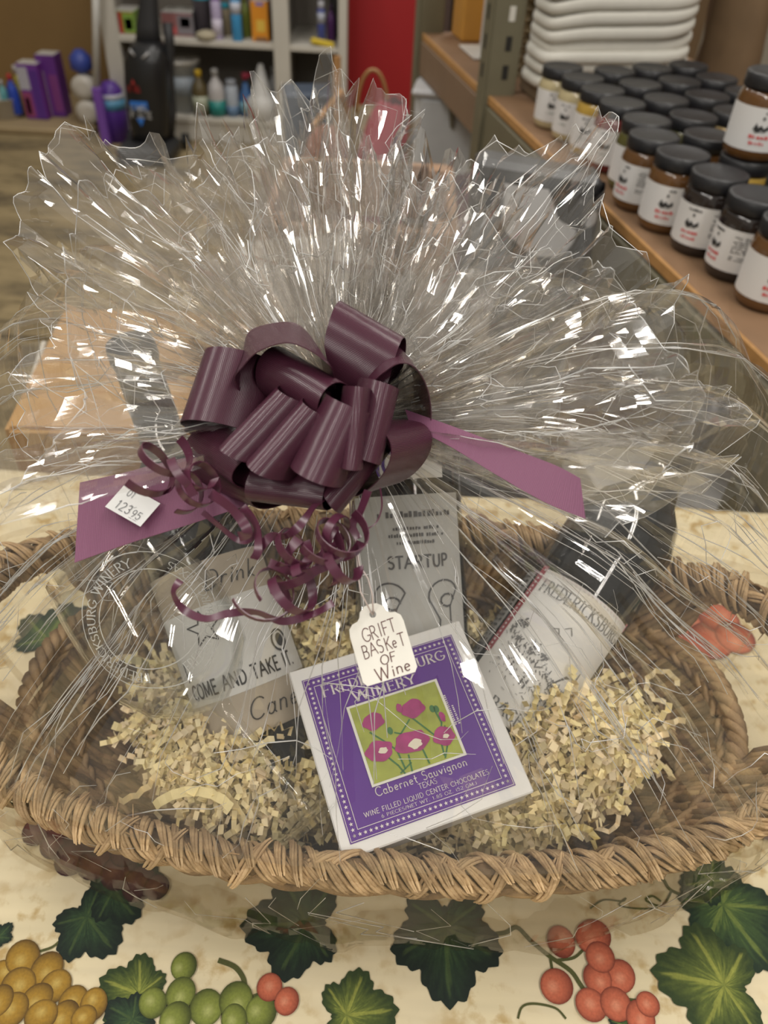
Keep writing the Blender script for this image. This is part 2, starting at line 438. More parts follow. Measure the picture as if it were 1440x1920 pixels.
# concrete slabs with a recessed joint between them
jy = PZ(60, 632, FLOOR).y
fl = MB().box((0, 1.8, FLOOR - .06), (7, 8, .08))
floor = struct('floor', fl, plain('joint_dirt', (.05, .042, .03), .9))
for (y0, y1) in ((-2.2, jy - .012), (jy + .012, 5.6)):
    for (x0, x1) in ((-3.5, -.4), (-.38, 3.5)):
        s = MB().box(((x0 + x1) / 2, (y0 + y1) / 2, FLOOR - .01), (x1 - x0, y1 - y0, .02), bev=.004).build('slab', M_floor, floor)
M_wall = plain('plaster_grey', (.46, .42, .35), .9, nscale=4, namp=.08)
M_brown = plain('brown_hardboard', (.27, .165, .062), .85, nscale=6, namp=.1, bump=.1, bscale=400)
WY = 4.75
struct('wall_back', MB().box((0, WY + .05, .5), (7, .1, 2.6)), M_wall)
brd = MB().box(((-3.5 - 1.42) / 2, WY - .02, .1), (3.5 - 1.42, .03, 1.7)).build('hardboard_panel', M_brown)
tag(brd, 'plain brown hardboard sheet fixed to the wall above the low ledge', 'panel')
brd['kind'] = 'structure'; brd.name = 'trim_1'
# side walls and ceiling, out of view: they close the room the film mirrors
struct('wall_left', MB().box((-3.55, 1.7, .5), (.1, 8, 2.6)), M_wall)
struct('wall_right', MB().box((2.6, 1.7, .5), (.1, 8, 2.6)), M_wall)
# low ledge under the brown board
a, b_ = PY(-60, 262, 4.05), PY(170, 262, 4.05)
zt = PY(60, 240, 4.05).z
lg = MB().box(((-3.4 + b_.x) / 2, (4.05 + WY - .04) / 2, (zt + FLOOR) / 2), (b_.x + 3.4, WY - .04 - 4.05, zt - FLOOR), bev=.01)
ledge = lg.build('trim_2', plain('ledge_wood', (.36, .27, .15), .7, nscale=8, namp=.15)); ledge['kind'] = 'structure'
LEDGE_Z = zt
# red door
M_red = plain('red_paint', (.34, .012, .016), .45, nscale=3, namp=.06)
xl, xr = PY(652, 100, 4.35).x, PY(812, 80, 4.35).x
dr = MB().box(((xl + xr) / 2, 4.35, .2), (xr - xl, .05, 1.92), bev=.004)
door = struct('door_1', dr, M_red)
struct('trim_3', MB().box((xl - .05, 4.36, .2), (.075, .10, 1.96), bev=.005), plain('dark_jamb', (.022, .018, .018), .5))
struct('trim_4', MB().box((xr + .04, 4.36, .2), (.07, .10, 1.96), bev=.005), plain('dark_jamb_inner', (.06, .035, .028), .6))
struct('wall_inner', MB().box((xr + .09 + .6, 4.38, .2), (1.2, .06, 1.96)), plain('inner_brown', (.16, .10, .05), .8, nscale=5))

# ================================================================== TABLE + CLOTH
TX0, TX1, TY0, TY1 = -.62, .55, -.34, .57
M_dwood = plain('dark_wood', (.12, .07, .035), .6, nscale=12, namp=.25)
tb = thing('table', (0, .1, FLOOR), 'table under the grape print cloth in front', 'table')
MB().box(((TX0 + TX1) / 2, (TY0 + TY1) / 2, -.018), (TX1 - TX0 - .01, TY1 - TY0 - .01, .03), bev=.004).build('tabletop', M_dwood, tb)
for x in (TX0 + .06, TX1 - .06):
    for y in (TY0 + .06, TY1 - .06):
        MB().box((x, y, (FLOOR - .03) / 2), (.05, .05, -.03 - FLOOR - .002), bev=.004).build('leg', M_dwood, tb)
def cloth_material():
    m, nt, b, N, L = new_mat('cream_cotton'); sset(b, rough=.85)
    tc = N('ShaderNodeTexCoord')
    n1 = N('ShaderNodeTexNoise'); n1.inputs['Scale'].default_value = 90; n1.inputs['Detail'].default_value = 4
    L(tc.outputs['Object'], n1.inputs['Vector'])
    cr = N('ShaderNodeValToRGB'); e = cr.color_ramp.elements
    e[0].position = .36; e[0].color = (.44, .31, .13, 1); e[1].position = .52; e[1].color = (.66, .57, .37, 1)
    L(n1.outputs['Fac'], cr.inputs[0])
    n2 = N('ShaderNodeTexNoise'); n2.inputs['Scale'].default_value = 22; n2.inputs['Detail'].default_value = 3
    L(tc.outputs['Object'], n2.inputs['Vector'])
    c2 = N('ShaderNodeValToRGB'); c2.color_ramp.elements[0].position = .42; c2.color_ramp.elements[1].position = .60
    L(n2.outputs['Fac'], c2.inputs[0])
    mx = N('ShaderNodeMix'); mx.data_type = 'RGBA'; mx.inputs[6].default_value = (.66, .57, .38, 1)
    L(c2.outputs[0], mx.inputs[0]); L(cr.outputs[0], mx.inputs[7])
    # streaks of the print ground
    mp = N('ShaderNodeMapping'); mp.inputs['Scale'].default_value = (6, 60, 1); L(tc.outputs['Object'], mp.inputs[0])
    n3 = N('ShaderNodeTexNoise'); n3.inputs['Scale'].default_value = 1.5; L(mp.outputs[0], n3.inputs['Vector'])
    mr = N('ShaderNodeMapRange'); mr.inputs[3].default_value = .82; mr.inputs[4].default_value = 1.15; L(n3.outputs['Fac'], mr.inputs[0])
    hs = N('ShaderNodeHueSaturation'); L(mx.outputs[2], hs.inputs['Color']); L(mr.outputs[0], hs.inputs['Value'])
    L(hs.outputs[0], b.inputs['Base Color'])
    wv = N('ShaderNodeTexChecker'); wv.inputs['Scale'].default_value = 2600; L(tc.outputs['Object'], wv.inputs[0])
    bm = N('ShaderNodeBump'); bm.inputs['Strength'].default_value = .12; bm.inputs['Distance'].default_value = .0004
    L(wv.outputs['Fac'], bm.inputs['Height']); L(bm.outputs[0], b.inputs['Normal'])
    return m
M_cloth = cloth_material()
def cloth_z(x, y):
    return .0016 + .0009 * noise.noise((x * 9, y * 26, 3.1)) + .0007 * noise.noise((x * 30, y * 8, 1.7))
def cloth_pt(i, j):
    ov = .16
    X = TX0 - ov + (TX1 - TX0 + 2 * ov) * i; Y = TY0 - ov + (TY1 - TY0 + 2 * ov) * j
    dx = max(TX0 - X, X - TX1, 0); dy = max(TY0 - Y, Y - TY1, 0)
    x = min(max(X, TX0), TX1); y = min(max(Y, TY0), TY1); d = max(dx, dy)
    sx = (1 if X > TX1 else -1 if X < TX0 else 0); sy = (1 if Y > TY1 else -1 if Y < TY0 else 0)
    k = min(d, .012) * .7 + (.012 * math.sin((x + y) * 46) * d / ov if d > 0 else 0)
    return Vector((x + sx * k, y + sy * k, cloth_z(X, Y) - max(0, d - .006)))
cloth = MB().grid(cloth_pt, 110, 90).build('tablecloth', M_cloth, None, True)
tag(cloth, 'cream tablecloth printed with grapes and vine leaves under the basket', 'tablecloth')
M_print = vcol_mat('fabric_print', .85, 700, .28)
def on_cloth(x, y, dz=.0): return Vector((x, y, cloth_z(x, y) + .0006 + dz))
def px_m(u, v):
    return (PZ(u + 1, v, 0) - PZ(u, v, 0)).length
def lerp3(a, b, t):
    t = max(0., min(1., t)); return tuple(x + (y - x) * t for x, y in zip(a, b))
_lay = [0]
def next_layer():
    _lay[0] += 1; return _lay[0] * .000018
def printed_leaf(u, v, rpx, rot, style=0, name='printed_leaf'):
    """five-lobed toothed vine leaf; rot = direction of the tip in degrees, 0 to the right, 90 away"""
    c = PZ(u, v, 0); R = rpx * px_m(u, v); n, rings = 150, 9; dz = next_layer()
    lobes = [(0, 1.0, .42), (62, .86, .40), (-62, .86, .40), (124, .66, .42), (-124, .66, .42)]
    V = []; C = []; ph = random.uniform(0, 6)
    pal = {0: ((.008, .022, .010), (.045, .085, .022), (.20, .25, .05)), 1: ((.022, .04, .010), (.11, .14, .025), (.36, .37, .07)), 2: ((.006, .014, .009), (.022, .05, .02), (.07, .11, .03))}[style]
    for k in range(n):
        a = -180 + 360 * k / n
        r = max(h * max(0, 1 - (abs((a - la + 180) % 360 - 180) / 58) ** 1.5) ** .6 for la, h, wd in lobes)
        r = max(r, .30) * (1 + .085 * (abs(((k * 26 / n) % 1) - .5) * 2 - .5))
        ar = math.radians(a)
        for j in range(rings + 1):
            t = j / rings; rr = r * t * R
            x = c.x + rr * math.cos(ar + math.radians(rot)); y = c.y + rr * math.sin(ar + math.radians(rot))
            V.append(on_cloth(x, y, dz))
            dv = min(abs((a - la + 180) % 360 - 180) for la, h, wd in lobes)
            side = dv * t * .9
            fleck = noise.noise((a * .22 + ph, t * 3.5, ph)) * .5 + .35 * noise.noise((a * .9, t * 8, ph))
            m_ = max(0, 1 - t ** 2.2) * .75 + fleck * .5 - .18
            q = lerp3(pal[0], pal[1], m_ * 1.6) if m_ < .5 else lerp3(pal[1], pal[2], (m_ - .5) * 2.2)
            if side < 1.6 and .05 < t < .85: q = lerp3(q, pal[2], .45)
            C.append(q)
    Fc = []
    for k in range(n):
        for j in range(rings):
            k2 = (k + 1) % n
            Fc.append((k * (rings + 1) + j, k * (rings + 1) + j + 1, k2 * (rings + 1) + j + 1, k2 * (rings + 1) + j))
    mesh(name, V, Fc, M_print, cloth, False, C)
def printed_grape(u, v, rpx, hue, el=1.0, rot=0.):
    c = PZ(u, v, 0); R = rpx * px_m(u, v); n, rings = 22, 6; V = []; C = []; dz = next_layer()
    pal = {'gold': ((.06, .03, .006), (.30, .17, .02), (.46, .33, .09)), 'green': ((.03, .04, .006), (.17, .20, .035), (.34, .36, .12)),
           'red': ((.12, .02, .010), (.44, .11, .055), (.60, .24, .14)), 'purple': ((.02, .006, .010), (.085, .03, .032), (.17, .08, .075))}[hue]
    hx, hy = random.uniform(-.3, .3), random.uniform(-.1, .4)
    for k in range(n):
        a = 2 * math.pi * k / n
        for j in range(rings + 1):
            t = j / rings; x, y = t * math.cos(a), t * math.sin(a)
            d = math.hypot(x - hx, y - hy)
            q = lerp3(pal[2], pal[1], d / .45) if d < .45 else lerp3(pal[1], pal[0], (d - .6) / .75)
            if t > .93: q = lerp3(q, pal[0], .7)
            C.append(q)
            X, Y = x * R, y * R * el; co, si = math.cos(rot), math.sin(rot)
            V.append(on_cloth(c.x + X * co - Y * si, c.y + X * si + Y * co, dz))
    Fc = [(k * (rings + 1) + j, k * (rings + 1) + j + 1, ((k + 1) % n) * (rings + 1) + j + 1, ((k + 1) % n) * (rings + 1) + j) for k in range(n) for j in range(rings)]
    mesh('printed_grape', V, Fc, M_print, cloth, False, C)
def printed_vine(pts, wpx, c=(.07, .075, .02)):
    P = [PZ(u, v, 0) for u, v in pts]; dz = next_layer()
    # smooth
    Q = []
    for i in range(len(P) - 1):
        p0, p1, p2, p3 = P[max(i - 1, 0)], P[i], P[i + 1], P[min(i + 2, len(P) - 1)]
        for k in range(6):
            t = k / 6
            Q.append(.5 * ((2 * p1) + (p2 - p0) * t + (2 * p0 - 5 * p1 + 4 * p2 - p3) * t * t + (3 * p1 - p0 - 3 * p2 + p3) * t ** 3))
    Q.append(P[-1]); V = []; m = px_m(*pts[0])
    for i, q in enumerate(Q):
        d = Q[min(i + 1, len(Q) - 1)] - Q[max(i - 1, 0)]; d.normalize(); nn = Vector((-d.y, d.x, 0)) * wpx * m / 2
        V += [on_cloth(q.x + nn.x, q.y + nn.y, dz), on_cloth(q.x - nn.x, q.y - nn.y, dz)]
    mesh('printed_vine', V, [(2 * i, 2 * i + 1, 2 * i + 3, 2 * i + 2) for i in range(len(Q) - 1)], M_print, cloth, False, [c] * len(V))
for pts, wv_ in (([(905, 1756), (945, 1752), (968, 1742), (995, 1768), (1030, 1796), (1068, 1822), (1085, 1845), (1096, 1862)], 8), ([(1030, 1796), (1034, 1820)], 5),
                 ([(1045, 1803), (1075, 1798), (1095, 1780)], 5), ([(1212, 1622), (1240, 1648), (1258, 1672), (1305, 1690)], 6), ([(1258, 1672), (1240, 1700), (1210, 1690), (1222, 1682), (1238, 1692)], 4),
                 ([(1105, 1706), (1130, 1690), (1165, 1692), (1172, 1686), (1160, 1700), (1200, 1706), (1232, 1704)], 3), ([(72, 1787), (100, 1778), (118, 1762)], 5),
                 ([(410, 1803), (440, 1815), (456, 1835), (460, 1855)], 9), ([(970, 1912), (978, 1890), (1000, 1884), (1040, 1892), (1060, 1912)], 4),
                 ([(470, 1872), (490, 1864)], 5), ([(1165, 1875), (1190, 1878)], 5), ([(1120, 1400), (1200, 1500)], 6)):
    printed_vine(pts, wv_)
for (u, v, r, rot, st) in ((165, 1722, 92, -40, 2), (262, 1866, 82, 165, 1), (650, 1905, 96, 8, 1), (835, 1742, 128, -88, 2), (1352, 1700, 120, -62, 0), (1330, 1655, 70, 130, 0),
                          (1355, 1850, 128, 172, 1), (1445, 1490, 62, 100, 0), (215, 1672, 90, 20, 2), (575, 1735, 120, 185, 2), (1235, 1170, 90, 60, 2), (1260, 1290, 70, 10, 1),
                          (250, 1915, 70, 220, 2), (0, 1760, 30, 60, 2), (90, 1200, 90, 80, 0), (180, 1170, 80, 20, 2), (-60, 1480, 80, 40, 0), (1180, 1930, 60, 40, 0)):
    printed_leaf(u, v, r, rot, st)
for hue, L_ in (('gold', [(5, 1832, 27), (45, 1798, 30), (90, 1819, 30), (37, 1850, 31), (106, 1852, 30), (140, 1880, 27), (72, 1876, 27), (25, 1897, 30), (178, 1886, 25), (125, 1908, 27), (80, 1908, 28), (160, 1912, 22), (0, 1880, 26)]),
               ('green', [(346, 1815, 25), (288, 1883, 25), (340, 1866, 29), (388, 1892, 32), (443, 1878, 31), (330, 1914, 29), (490, 1900, 29), (440, 1915, 24)]),
               ('red', [(506, 1854, 24), (538, 1880, 24), (1110, 1760, 30), (1050, 1769, 26), (1160, 1834, 27), (1118, 1838, 27), (1123, 1798, 27), (1042, 1852, 31), (1106, 1887, 29), (1152, 1886, 29), (1198, 1912, 27), (1212, 1886, 22), (860, 1623, 26), (890, 1632, 22)]),
               ('purple', [(75, 1560, 30), (110, 1585, 32), (150, 1560, 30), (140, 1610, 34), (185, 1620, 34), (225, 1640, 34), (190, 1580, 30), (262, 1662, 30), (295, 1668, 24), (240, 1600, 30), (1425, 1530, 26), (1440, 1555, 26), (1405, 1522, 20)]),
               ('red', [(1262, 1190, 40), (1300, 1170, 42), (1330, 1205, 40), (1290, 1225, 38), (1345, 1165, 38), (1375, 1200, 36)])):
    for (u, v, r) in L_:
        printed_grape(u, v, r, hue, random.uniform(.95, 1.15), random.uniform(0, 3))

# the print goes on over the rest of the cloth
for (u, v, r, rot, st, hue) in ((1760, 1330, 100, 40, 0, 'purple'), (1830, 1620, 110, 200, 1, 'green'), (1640, 1150, 100, 120, 2, 'gold'), (-330, 1380, 100, 300, 0, 'green'), (-300, 1760, 110, 80, 1, 'red'), (1680, 1860, 100, 330, 2, 'purple')):
    printed_leaf(u, v, r, rot, st); printed_leaf(u - 120, v + 40, r * .8, rot + 110, 0)
    for k in range(8): printed_grape(u + 90 + 42 * (k % 3) + 12 * (k // 3), v + 60 + 44 * (k // 3), 27, hue, 1.05, k)
# ================================================================== BASKET
BC = Vector((.006, .288, 0)); BA, BB, BE = .252, .124, 2.35
def sgnpow(c, p): return math.copysign(abs(c) ** p, c)
def oval(th, k=1.0, ka=None):
    return Vector((BC.x + sgnpow(math.cos(th), 2 / BE) * BA * (ka or k), BC.y + sgnpow(math.sin(th), 2 / BE) * BB * k, 0))
def rim_z(th):
    return .103 + .030 * max(0, abs(math.cos(th)) - .72) / .28 + .006 * max(0, math.sin(th))
def wall_pt(th, t):
    """t 0 at the base edge, 1 at the rim"""
    s = .70 + .30 * t ** .8
    p = oval(th, s - .03 * (1 - t)); p.z = .004 + (rim_z(th) - .004) * t; return p
def seagrass(name, c0, c1, scale, rnd=0.0, attr=False):
    m, nt, b, N, L = new_mat(name); sset(b, rough=.72)
    tc = N('ShaderNodeTexCoord'); n1 = N('ShaderNodeTexNoise'); n1.inputs['Scale'].default_value = scale; n1.inputs['Detail'].default_value = 5
    mp = N('ShaderNodeMapping'); mp.inputs['Scale'].default_value = (1, 1, 1); L(tc.outputs['Object'], mp.inputs[0]); L(mp.outputs[0], n1.inputs['Vector'])
    cr = N('ShaderNodeValToRGB'); e = cr.color_ramp.elements; e[0].position = .3; e[0].color = (*c0, 1); e[1].position = .7; e[1].color = (*c1, 1)
    L(n1.outputs['Fac'], cr.inputs[0]); src = cr.outputs[0]
    if rnd:
        oi = N('ShaderNodeObjectInfo'); mr = N('ShaderNodeMapRange'); mr.inputs[3].default_value = 1 - rnd; mr.inputs[4].default_value = 1 + rnd
        L(oi.outputs['Random'], mr.inputs[0]); hs = N('ShaderNodeHueSaturation'); L(src, hs.inputs['Color']); L(mr.outputs[0], hs.inputs['Value']); src = hs.outputs[0]
    if attr:
        at = N('ShaderNodeAttribute'); at.attribute_name = 'Col'; mx = N('ShaderNodeMix'); mx.data_type = 'RGBA'; mx.blend_type = 'MULTIPLY'; mx.inputs[0].default_value = 1
        L(src, mx.inputs[6]); L(at.outputs['Color'], mx.inputs[7]); src = mx.outputs[2]
    L(src, b.inputs['Base Color'])
    wv = N('ShaderNodeTexNoise'); wv.inputs['Scale'].default_value = 900; L(tc.outputs['Object'], wv.inputs[0])
    bm = N('ShaderNodeBump'); bm.inputs['Strength'].default_value = .5; bm.inputs['Distance'].default_value = .001; L(wv.outputs['Fac'], bm.inputs['Height']); L(bm.outputs[0], b.inputs['Normal'])
    return m
M_straw = seagrass('seagrass', (.25, .155, .075), (.60, .42, .225), 70, .22)
M_straw2 = seagrass('seagrass_wall', (.17, .105, .05), (.52, .36, .19), 60, 0, True)
basket = thing('wicker_basket', (BC.x, BC.y, .002), 'oval woven seagrass basket with plaited rim on the tablecloth', 'basket')
mb = MB().grid(lambda i, j: (lambda p: Vector((p.x, p.y, .006)))(BC + (oval(2 * math.pi * i, .68) - BC) * j), 72, 6, wrap=True)
mb.build('base', M_straw2, basket, useC=True)
# handle openings: left and right, between these angles and heights
def in_hole(th, t):
    c = math.cos(th)
    s = math.sin(th) - .10
    return abs(c) > .80 and abs(s) < .38 and .55 < t < .90
# wall of upright twisted ropes
mb = MB(); NR = 214
for k in range(NR):
    th = 2 * math.pi * (k + random.uniform(-.2, .2)) / NR
    shade = random.uniform(.55, 1.25); ph = random.uniform(0, 6)
    segs = [(0, 1)]
    if in_hole(th, .7): segs = [(0, .56), (.89, 1)]
    for (t0, t1) in segs:
        n = max(3, int(16 * (t1 - t0)))
        for s in (0, 1):
            pts = []
            for i in range(n + 1):
                t = t0 + (t1 - t0) * i / n
                p = wall_pt(th, t); out = (p - BC); out.z = 0; out.normalize(); sd = Vector((-out.y, out.x, 0))
                an = ph + t * 21 + s * math.pi
                pts.append(p + out * (.0021 * math.cos(an)) + sd * (.0026 * math.sin(an) + .0016 * noise.noise((th * 9, t * 6, s))))
            c = shade * random.uniform(.85, 1.15)
            mb.tube(pts, .0031, 5, False, (c, c * random.uniform(.93, 1.0), c * .92))
o = mb.build('wall_rope', M_straw2, basket, True, True); o['kind'] = 'stuff'
# binding cords that run round the wall
for t in (.30, .52):
    mb = MB()
    for s in range(2):
        pts = []
        for i in range(240):
            th = 2 * math.pi * i / 240; p = wall_pt(th, t); out = (p - BC); out.z = 0; out.normalize()
            an = i * .9 + s * math.pi
            pts.append(p - out * (.0035 + .0016 * math.cos(an)) + Vector((0, 0, .0018 * math.sin(an))))
        mb.tube(pts, .0022, 5, False, closed=True, col=(.8, .76, .7))
    mb.build('binding_cord', M_straw2, basket, True, True)
# wrapped ropes along the lower edge of each handle opening
for sg in (0, math.pi):
    mb = MB()
    for s in range(3):
        pts = []
        for i in range(46):
            th = sg + (.10 if sg == 0 else -.10) + (i / 45 - .5) * 1.02; p = wall_pt(th, .57); out = (p - BC); out.z = 0; out.normalize(); an = i * .75 + s * 2.1
            pts.append(p + out * (.0035 * math.cos(an)) + Vector((0, 0, .0035 * math.sin(an))))
        mb.tube(pts, .0034, 6, True, (1.0, .95, .88))
    mb.build('handle_rope', M_straw2, basket, True, True)
# plaited rim: every straw bundle is a leaf-shaped strand laid over the edge
def strand_mesh(nm, bend):
    V = []; Fc = []; nl, nc = 9, 5; rs = random.Random(int(abs(bend) * 100))
    for s in range(4):
        o0 = len(V); oy = (s - 1.5) * .0019; ph = rs.uniform(-.12, .12); rz = rs.uniform(-.0008, .0008); sw = rs.uniform(.8, 1.15)
        for i in range(nl + 1):
            t = i / nl; a = (t - .5) * 2.7 + ph; R0 = .0090 + rz
            cx = math.sin(a) * R0; cz = math.cos(a) * R0; tp = math.sin(math.pi * (t * .84 + .08)) ** .6; wd = .00125 * tp * sw
            for k in range(nc):
                b = 2 * math.pi * k / nc
                V.append((cx + math.sin(a) * wd * .8 * math.sin(b), bend * (t - .5) * .019 + oy * tp + wd * math.cos(b), cz + math.cos(a) * wd * .8 * math.sin(b)))
        for i in range(nl):
            for k in range(nc): Fc.append((o0 + i * nc + k, o0 + i * nc + (k + 1) % nc, o0 + (i + 1) * nc + (k + 1) % nc, o0 + (i + 1) * nc + k))
    me = bpy.data.meshes.new(nm); me.from_pydata(V, [], Fc); me.materials.append(M_straw)
    me.polygons.foreach_set('use_smooth', [True] * len(me.polygons)); me.update(); return me
SM = [strand_mesh('rim_strand', 1.0), strand_mesh('rim_strand', .7), strand_mesh('rim_strand', -.9)]
# equal steps along the rim
TH = np.linspace(0, 2 * math.pi, 3000); PP = [wall_pt(t, 1.0) for t in TH]
AL = np.concatenate([[0], np.cumsum([(PP[i + 1] - PP[i]).length for i in range(len(PP) - 1)])])
NS = 290
for k in range(NS):
    s = AL[-1] * k / NS; i = int(np.searchsorted(AL, s)); i = min(max(i, 1), len(PP) - 2)
    p = PP[i]; tg = (PP[i + 1] - PP[i - 1]).normalized(); z = Vector((0, 0, 1)); sd = tg.cross(z).normalized(); z2 = sd.cross(tg)
    M = Matrix((sd, tg, z2)).transposed()
    rot = Matrix.Rotation((.75 if k % 2 else -.65) + random.uniform(-.3, .3), 3, 'Y') @ Matrix.Rotation((.25 if k % 2 else -.35) + random.uniform(-.15, .15), 3, 'Z')
    o = bpy.data.objects.new('rim_strand', SM[k % 2 if random.random() < .9 else 2]); COL.objects.link(o)
    sc = random.uniform(.9, 1.2)
    o.matrix_world = Matrix.Translation(p + Vector((0, 0, -.003))) @ (M @ rot).to_4x4() @ Matrix.Diagonal((sc, random.uniform(1.0, 1.35), sc, 1))
    mw = o.matrix_basis.copy(); o.parent = basket; o.matrix_parent_inverse = Matrix.Translation(-Vector(basket.location)); o.matrix_basis = mw
# core rope and outer twist under the plait
mb = MB(); mb.tube([wall_pt(t, .985) for t in np.linspace(0, 2 * math.pi, 160)[:-1]], .0065, 8, closed=True, col=(.45, .42, .4)); mb.build('rim_core', M_straw2, basket, True, True)
for (off, ph) in ((.0075, 0), (.0075, 2.1)):
    mb = MB(); pts = []
    for i in range(520):
        th = 2 * math.pi * i / 520; p = wall_pt(th, .91); out = (p - BC); out.z = 0; out.normalize()
        an = i * .42 + ph * 1.5; pts.append(p + out * (off + .002 * math.cos(an)) + Vector((0, 0, .0035 * math.sin(an) - .0)))
    mb.tube(pts, .0028, 5, closed=True, col=(.9, .86, .8)); mb.build('outer_twist', M_straw2, basket, True, True)
# loose straw ends
mb = MB()
for k in range(150):
    th = random.uniform(0, 2 * math.pi); p = wall_pt(th, random.uniform(.9, 1.03)); d = Vector((random.uniform(-1, 1), random.uniform(-1, 1), random.uniform(-.4, .6))).normalized()
    l = random.uniform(.006, .018); q = p + d * l * .5 + Vector((0, 0, .003))
    mb.tube([p, q, p + d * l + Vector((0, 0, random.uniform(-.003, .003)))], [.0006, .0005, .0002], 4, False, (1.1, 1.0, .9))
o = mb.build('loose_straw', M_straw2, basket, True, True); o['kind'] = 'stuff'
# ================================================================== SHREDDED PAPER
def heap_z(x, y):
    q = ((x - BC.x) / .2) ** 2 + ((y - BC.y) / .1) ** 2
    z = .066 - .030 * max(0, q - .25)
    l, r = PZ(390, 1440, .08), PZ(1090, 1390, .08)
    z += .022 * math.exp(-(((x - l.x) / .05) ** 2 + ((y - l.y) / .04) ** 2)) + .022 * math.exp(-(((x - r.x) / .05) ** 2 + ((y - r.y) / .045) ** 2))
    z -= .012 * math.exp(-(((x - .02) / .07) ** 2 + ((y - .23) / .06) ** 2))
    return z
M_shred = vcol_mat('cream_shred_paper', .75, 300, .08)
mb = MB()
n_made = 0
while n_made < 3400:
    th = random.uniform(0, 2 * math.pi); k = math.sqrt(random.random()) * .64
    p0 = BC + (oval(th) - BC) * k
    if random.random() < .45:
        cx, cy = random.choice(((370, 1450), (470, 1500), (1090, 1400), (1050, 1480), (930, 1560), (440, 1560), (1130, 1330)))
        q = PZ(cx + random.gauss(0, 60), cy + random.gauss(0, 45), .085); p0 = Vector((q.x, q.y, 0))
        if ((p0.x - BC.x) / (BA * .84)) ** 2 + ((p0.y - BC.y) / (BB * .84)) ** 2 > .72: continue
    z = heap_z(p0.x, p0.y) + random.uniform(-.014, .008)
    d = Vector((random.gauss(0, 1), random.gauss(0, 1), random.gauss(0, .35))).normalized()
    nrm = Vector((random.gauss(0, .6), random.gauss(0, .6), 1)).normalized()
    wv_ = d.cross(nrm).normalized(); nrm = wv_.cross(d)
    nseg = random.randint(5, 13); st = random.uniform(.0026, .0038); am = random.uniform(.0012, .0026); wd = random.uniform(.0013, .0021)
    if random.random() < .06: am *= .2; wd *= 1.6
    p = Vector((p0.x, p0.y, z)) - d * nseg * st / 2; V = []; C = []
    g = random.uniform(.88, 1.08); base = (.90 * g, .77 * g * random.uniform(.96, 1.02), .45 * g * random.uniform(.85, 1.15))
    cv = random.gauss(0, .14); cn = random.gauss(0, .12)
    for i in range(nseg + 1):
        off = nrm * (am if i % 2 else -am)
        V += [p + off + wv_ * wd, p + off - wv_ * wd]; C += [base, base]
        p = p + d * st
        d = (d + wv_ * cv + nrm * cn).normalized(); wv_ = (wv_ - d * wv_.dot(d)).normalized(); nrm = wv_.cross(d)
    mb.add(V, [(2 * i, 2 * i + 1, 2 * i + 3, 2 * i + 2) for i in range(nseg)], C)
    n_made += 1
o = mb.build('shredded_paper', M_shred, None, False, True)
tag(o, 'crinkled cream shredded paper filling the seagrass basket', 'paper filler', kind='stuff')

# ================================================================== CHOCOLATE BOX
G.update({'8': (.54, [arc(.27, .75, .19, .24, 90, 450, 12), arc(.27, .26, .23, .26, 90, 450, 12)]), '6': (.54, [arc(.27, .28, .22, .28, 0, 360, 14), [(.06, .3), (.12, .7), (.36, 1)]]),
          '4': (.54, [[(.4, 0), (.4, 1), (.04, .3), (.52, .3)]]), '/': (.4, [[(.02, -.05), (.36, 1.05)]]), '(': (.24, [arc(.3, .45, .2, .6, 130, 230, 6)]), ')': (.24, [arc(-.06, .45, .2, .6, 50, -50, 6)])})
bx_a = Vector((.945, .363, .094)).normalized(); bx_b = Vector((-.369, .887, .212)); bx_b = (bx_b - bx_a * bx_b.dot(bx_a)).normalized(); bx_n = bx_a.cross(bx_b)
bx_c = Vector((.019, .234, .120)); BS = .105; BT = .021
M_card = plain('white_card', (.78, .77, .75), .35, nscale=30, namp=.02)
cbox = thing('chocolate_box', bx_c - bx_n * BT, 'white chocolate box with purple label of pink flowers in the basket', 'box')
MX = Matrix((bx_a, bx_b, bx_n)).transposed()
body = MB().box(bx_c - bx_n * (BT / 2 + .0012), (BS - .0025, BS - .0025, BT - .0024), MX, .0008).build('tray', M_card, cbox)
lid = MB().box(bx_c - bx_n * .0015, (BS, BS, .003), MX, .0007)
lid.box(bx_c + bx_a * (BS / 2 - .0006) - bx_n * BT * .45, (.0012, BS * .96, BT * .8), MX)
lid = lid.build('lid', M_card, cbox)
def bmap(x, y, h=.0004): return bx_c + bx_a * x + bx_b * y + bx_n * h
def bpx(u, v):
    r = ray(u, v); t = (bx_c - CAM).dot(bx_n) / r.dot(bx_n); q = CAM + r * t - bx_c
    return q.dot(bx_a), q.dot(bx_b)
TL, TR, BR, BL = bpx(565, 1283), bpx(840, 1187), bpx(968, 1463), bpx(662, 1592)
px0, px1 = (TL[0] + BL[0]) / 2, (TR[0] + BR[0]) / 2; py0, py1 = (BL[1] + BR[1]) / 2, (TL[1] + TR[1]) / 2
PW, PH = px1 - px0, py1 - py0
M_purple = plain('purple_print', (.115, .035, .27), .3, nscale=60, namp=.05)
M_cream = plain('pale_print', (.72, .66, .66), .5)
def flat(z): return lambda x, y: bmap(px0 + x * PW, py0 + y * PH, z)
pan = Ink().rect(0, 0, 1, 1).build('label_panel', M_purple, cbox, flat(.0004))
ink = Ink()
for k in (.008, .062):
    for (p, q) in (((k, k), (1 - k, k)), ((1 - k, k), (1 - k, 1 - k)), ((1 - k, 1 - k), (k, 1 - k)), ((k, 1 - k), (k, k))): ink.line([p, q], .0035)
NSt = 30
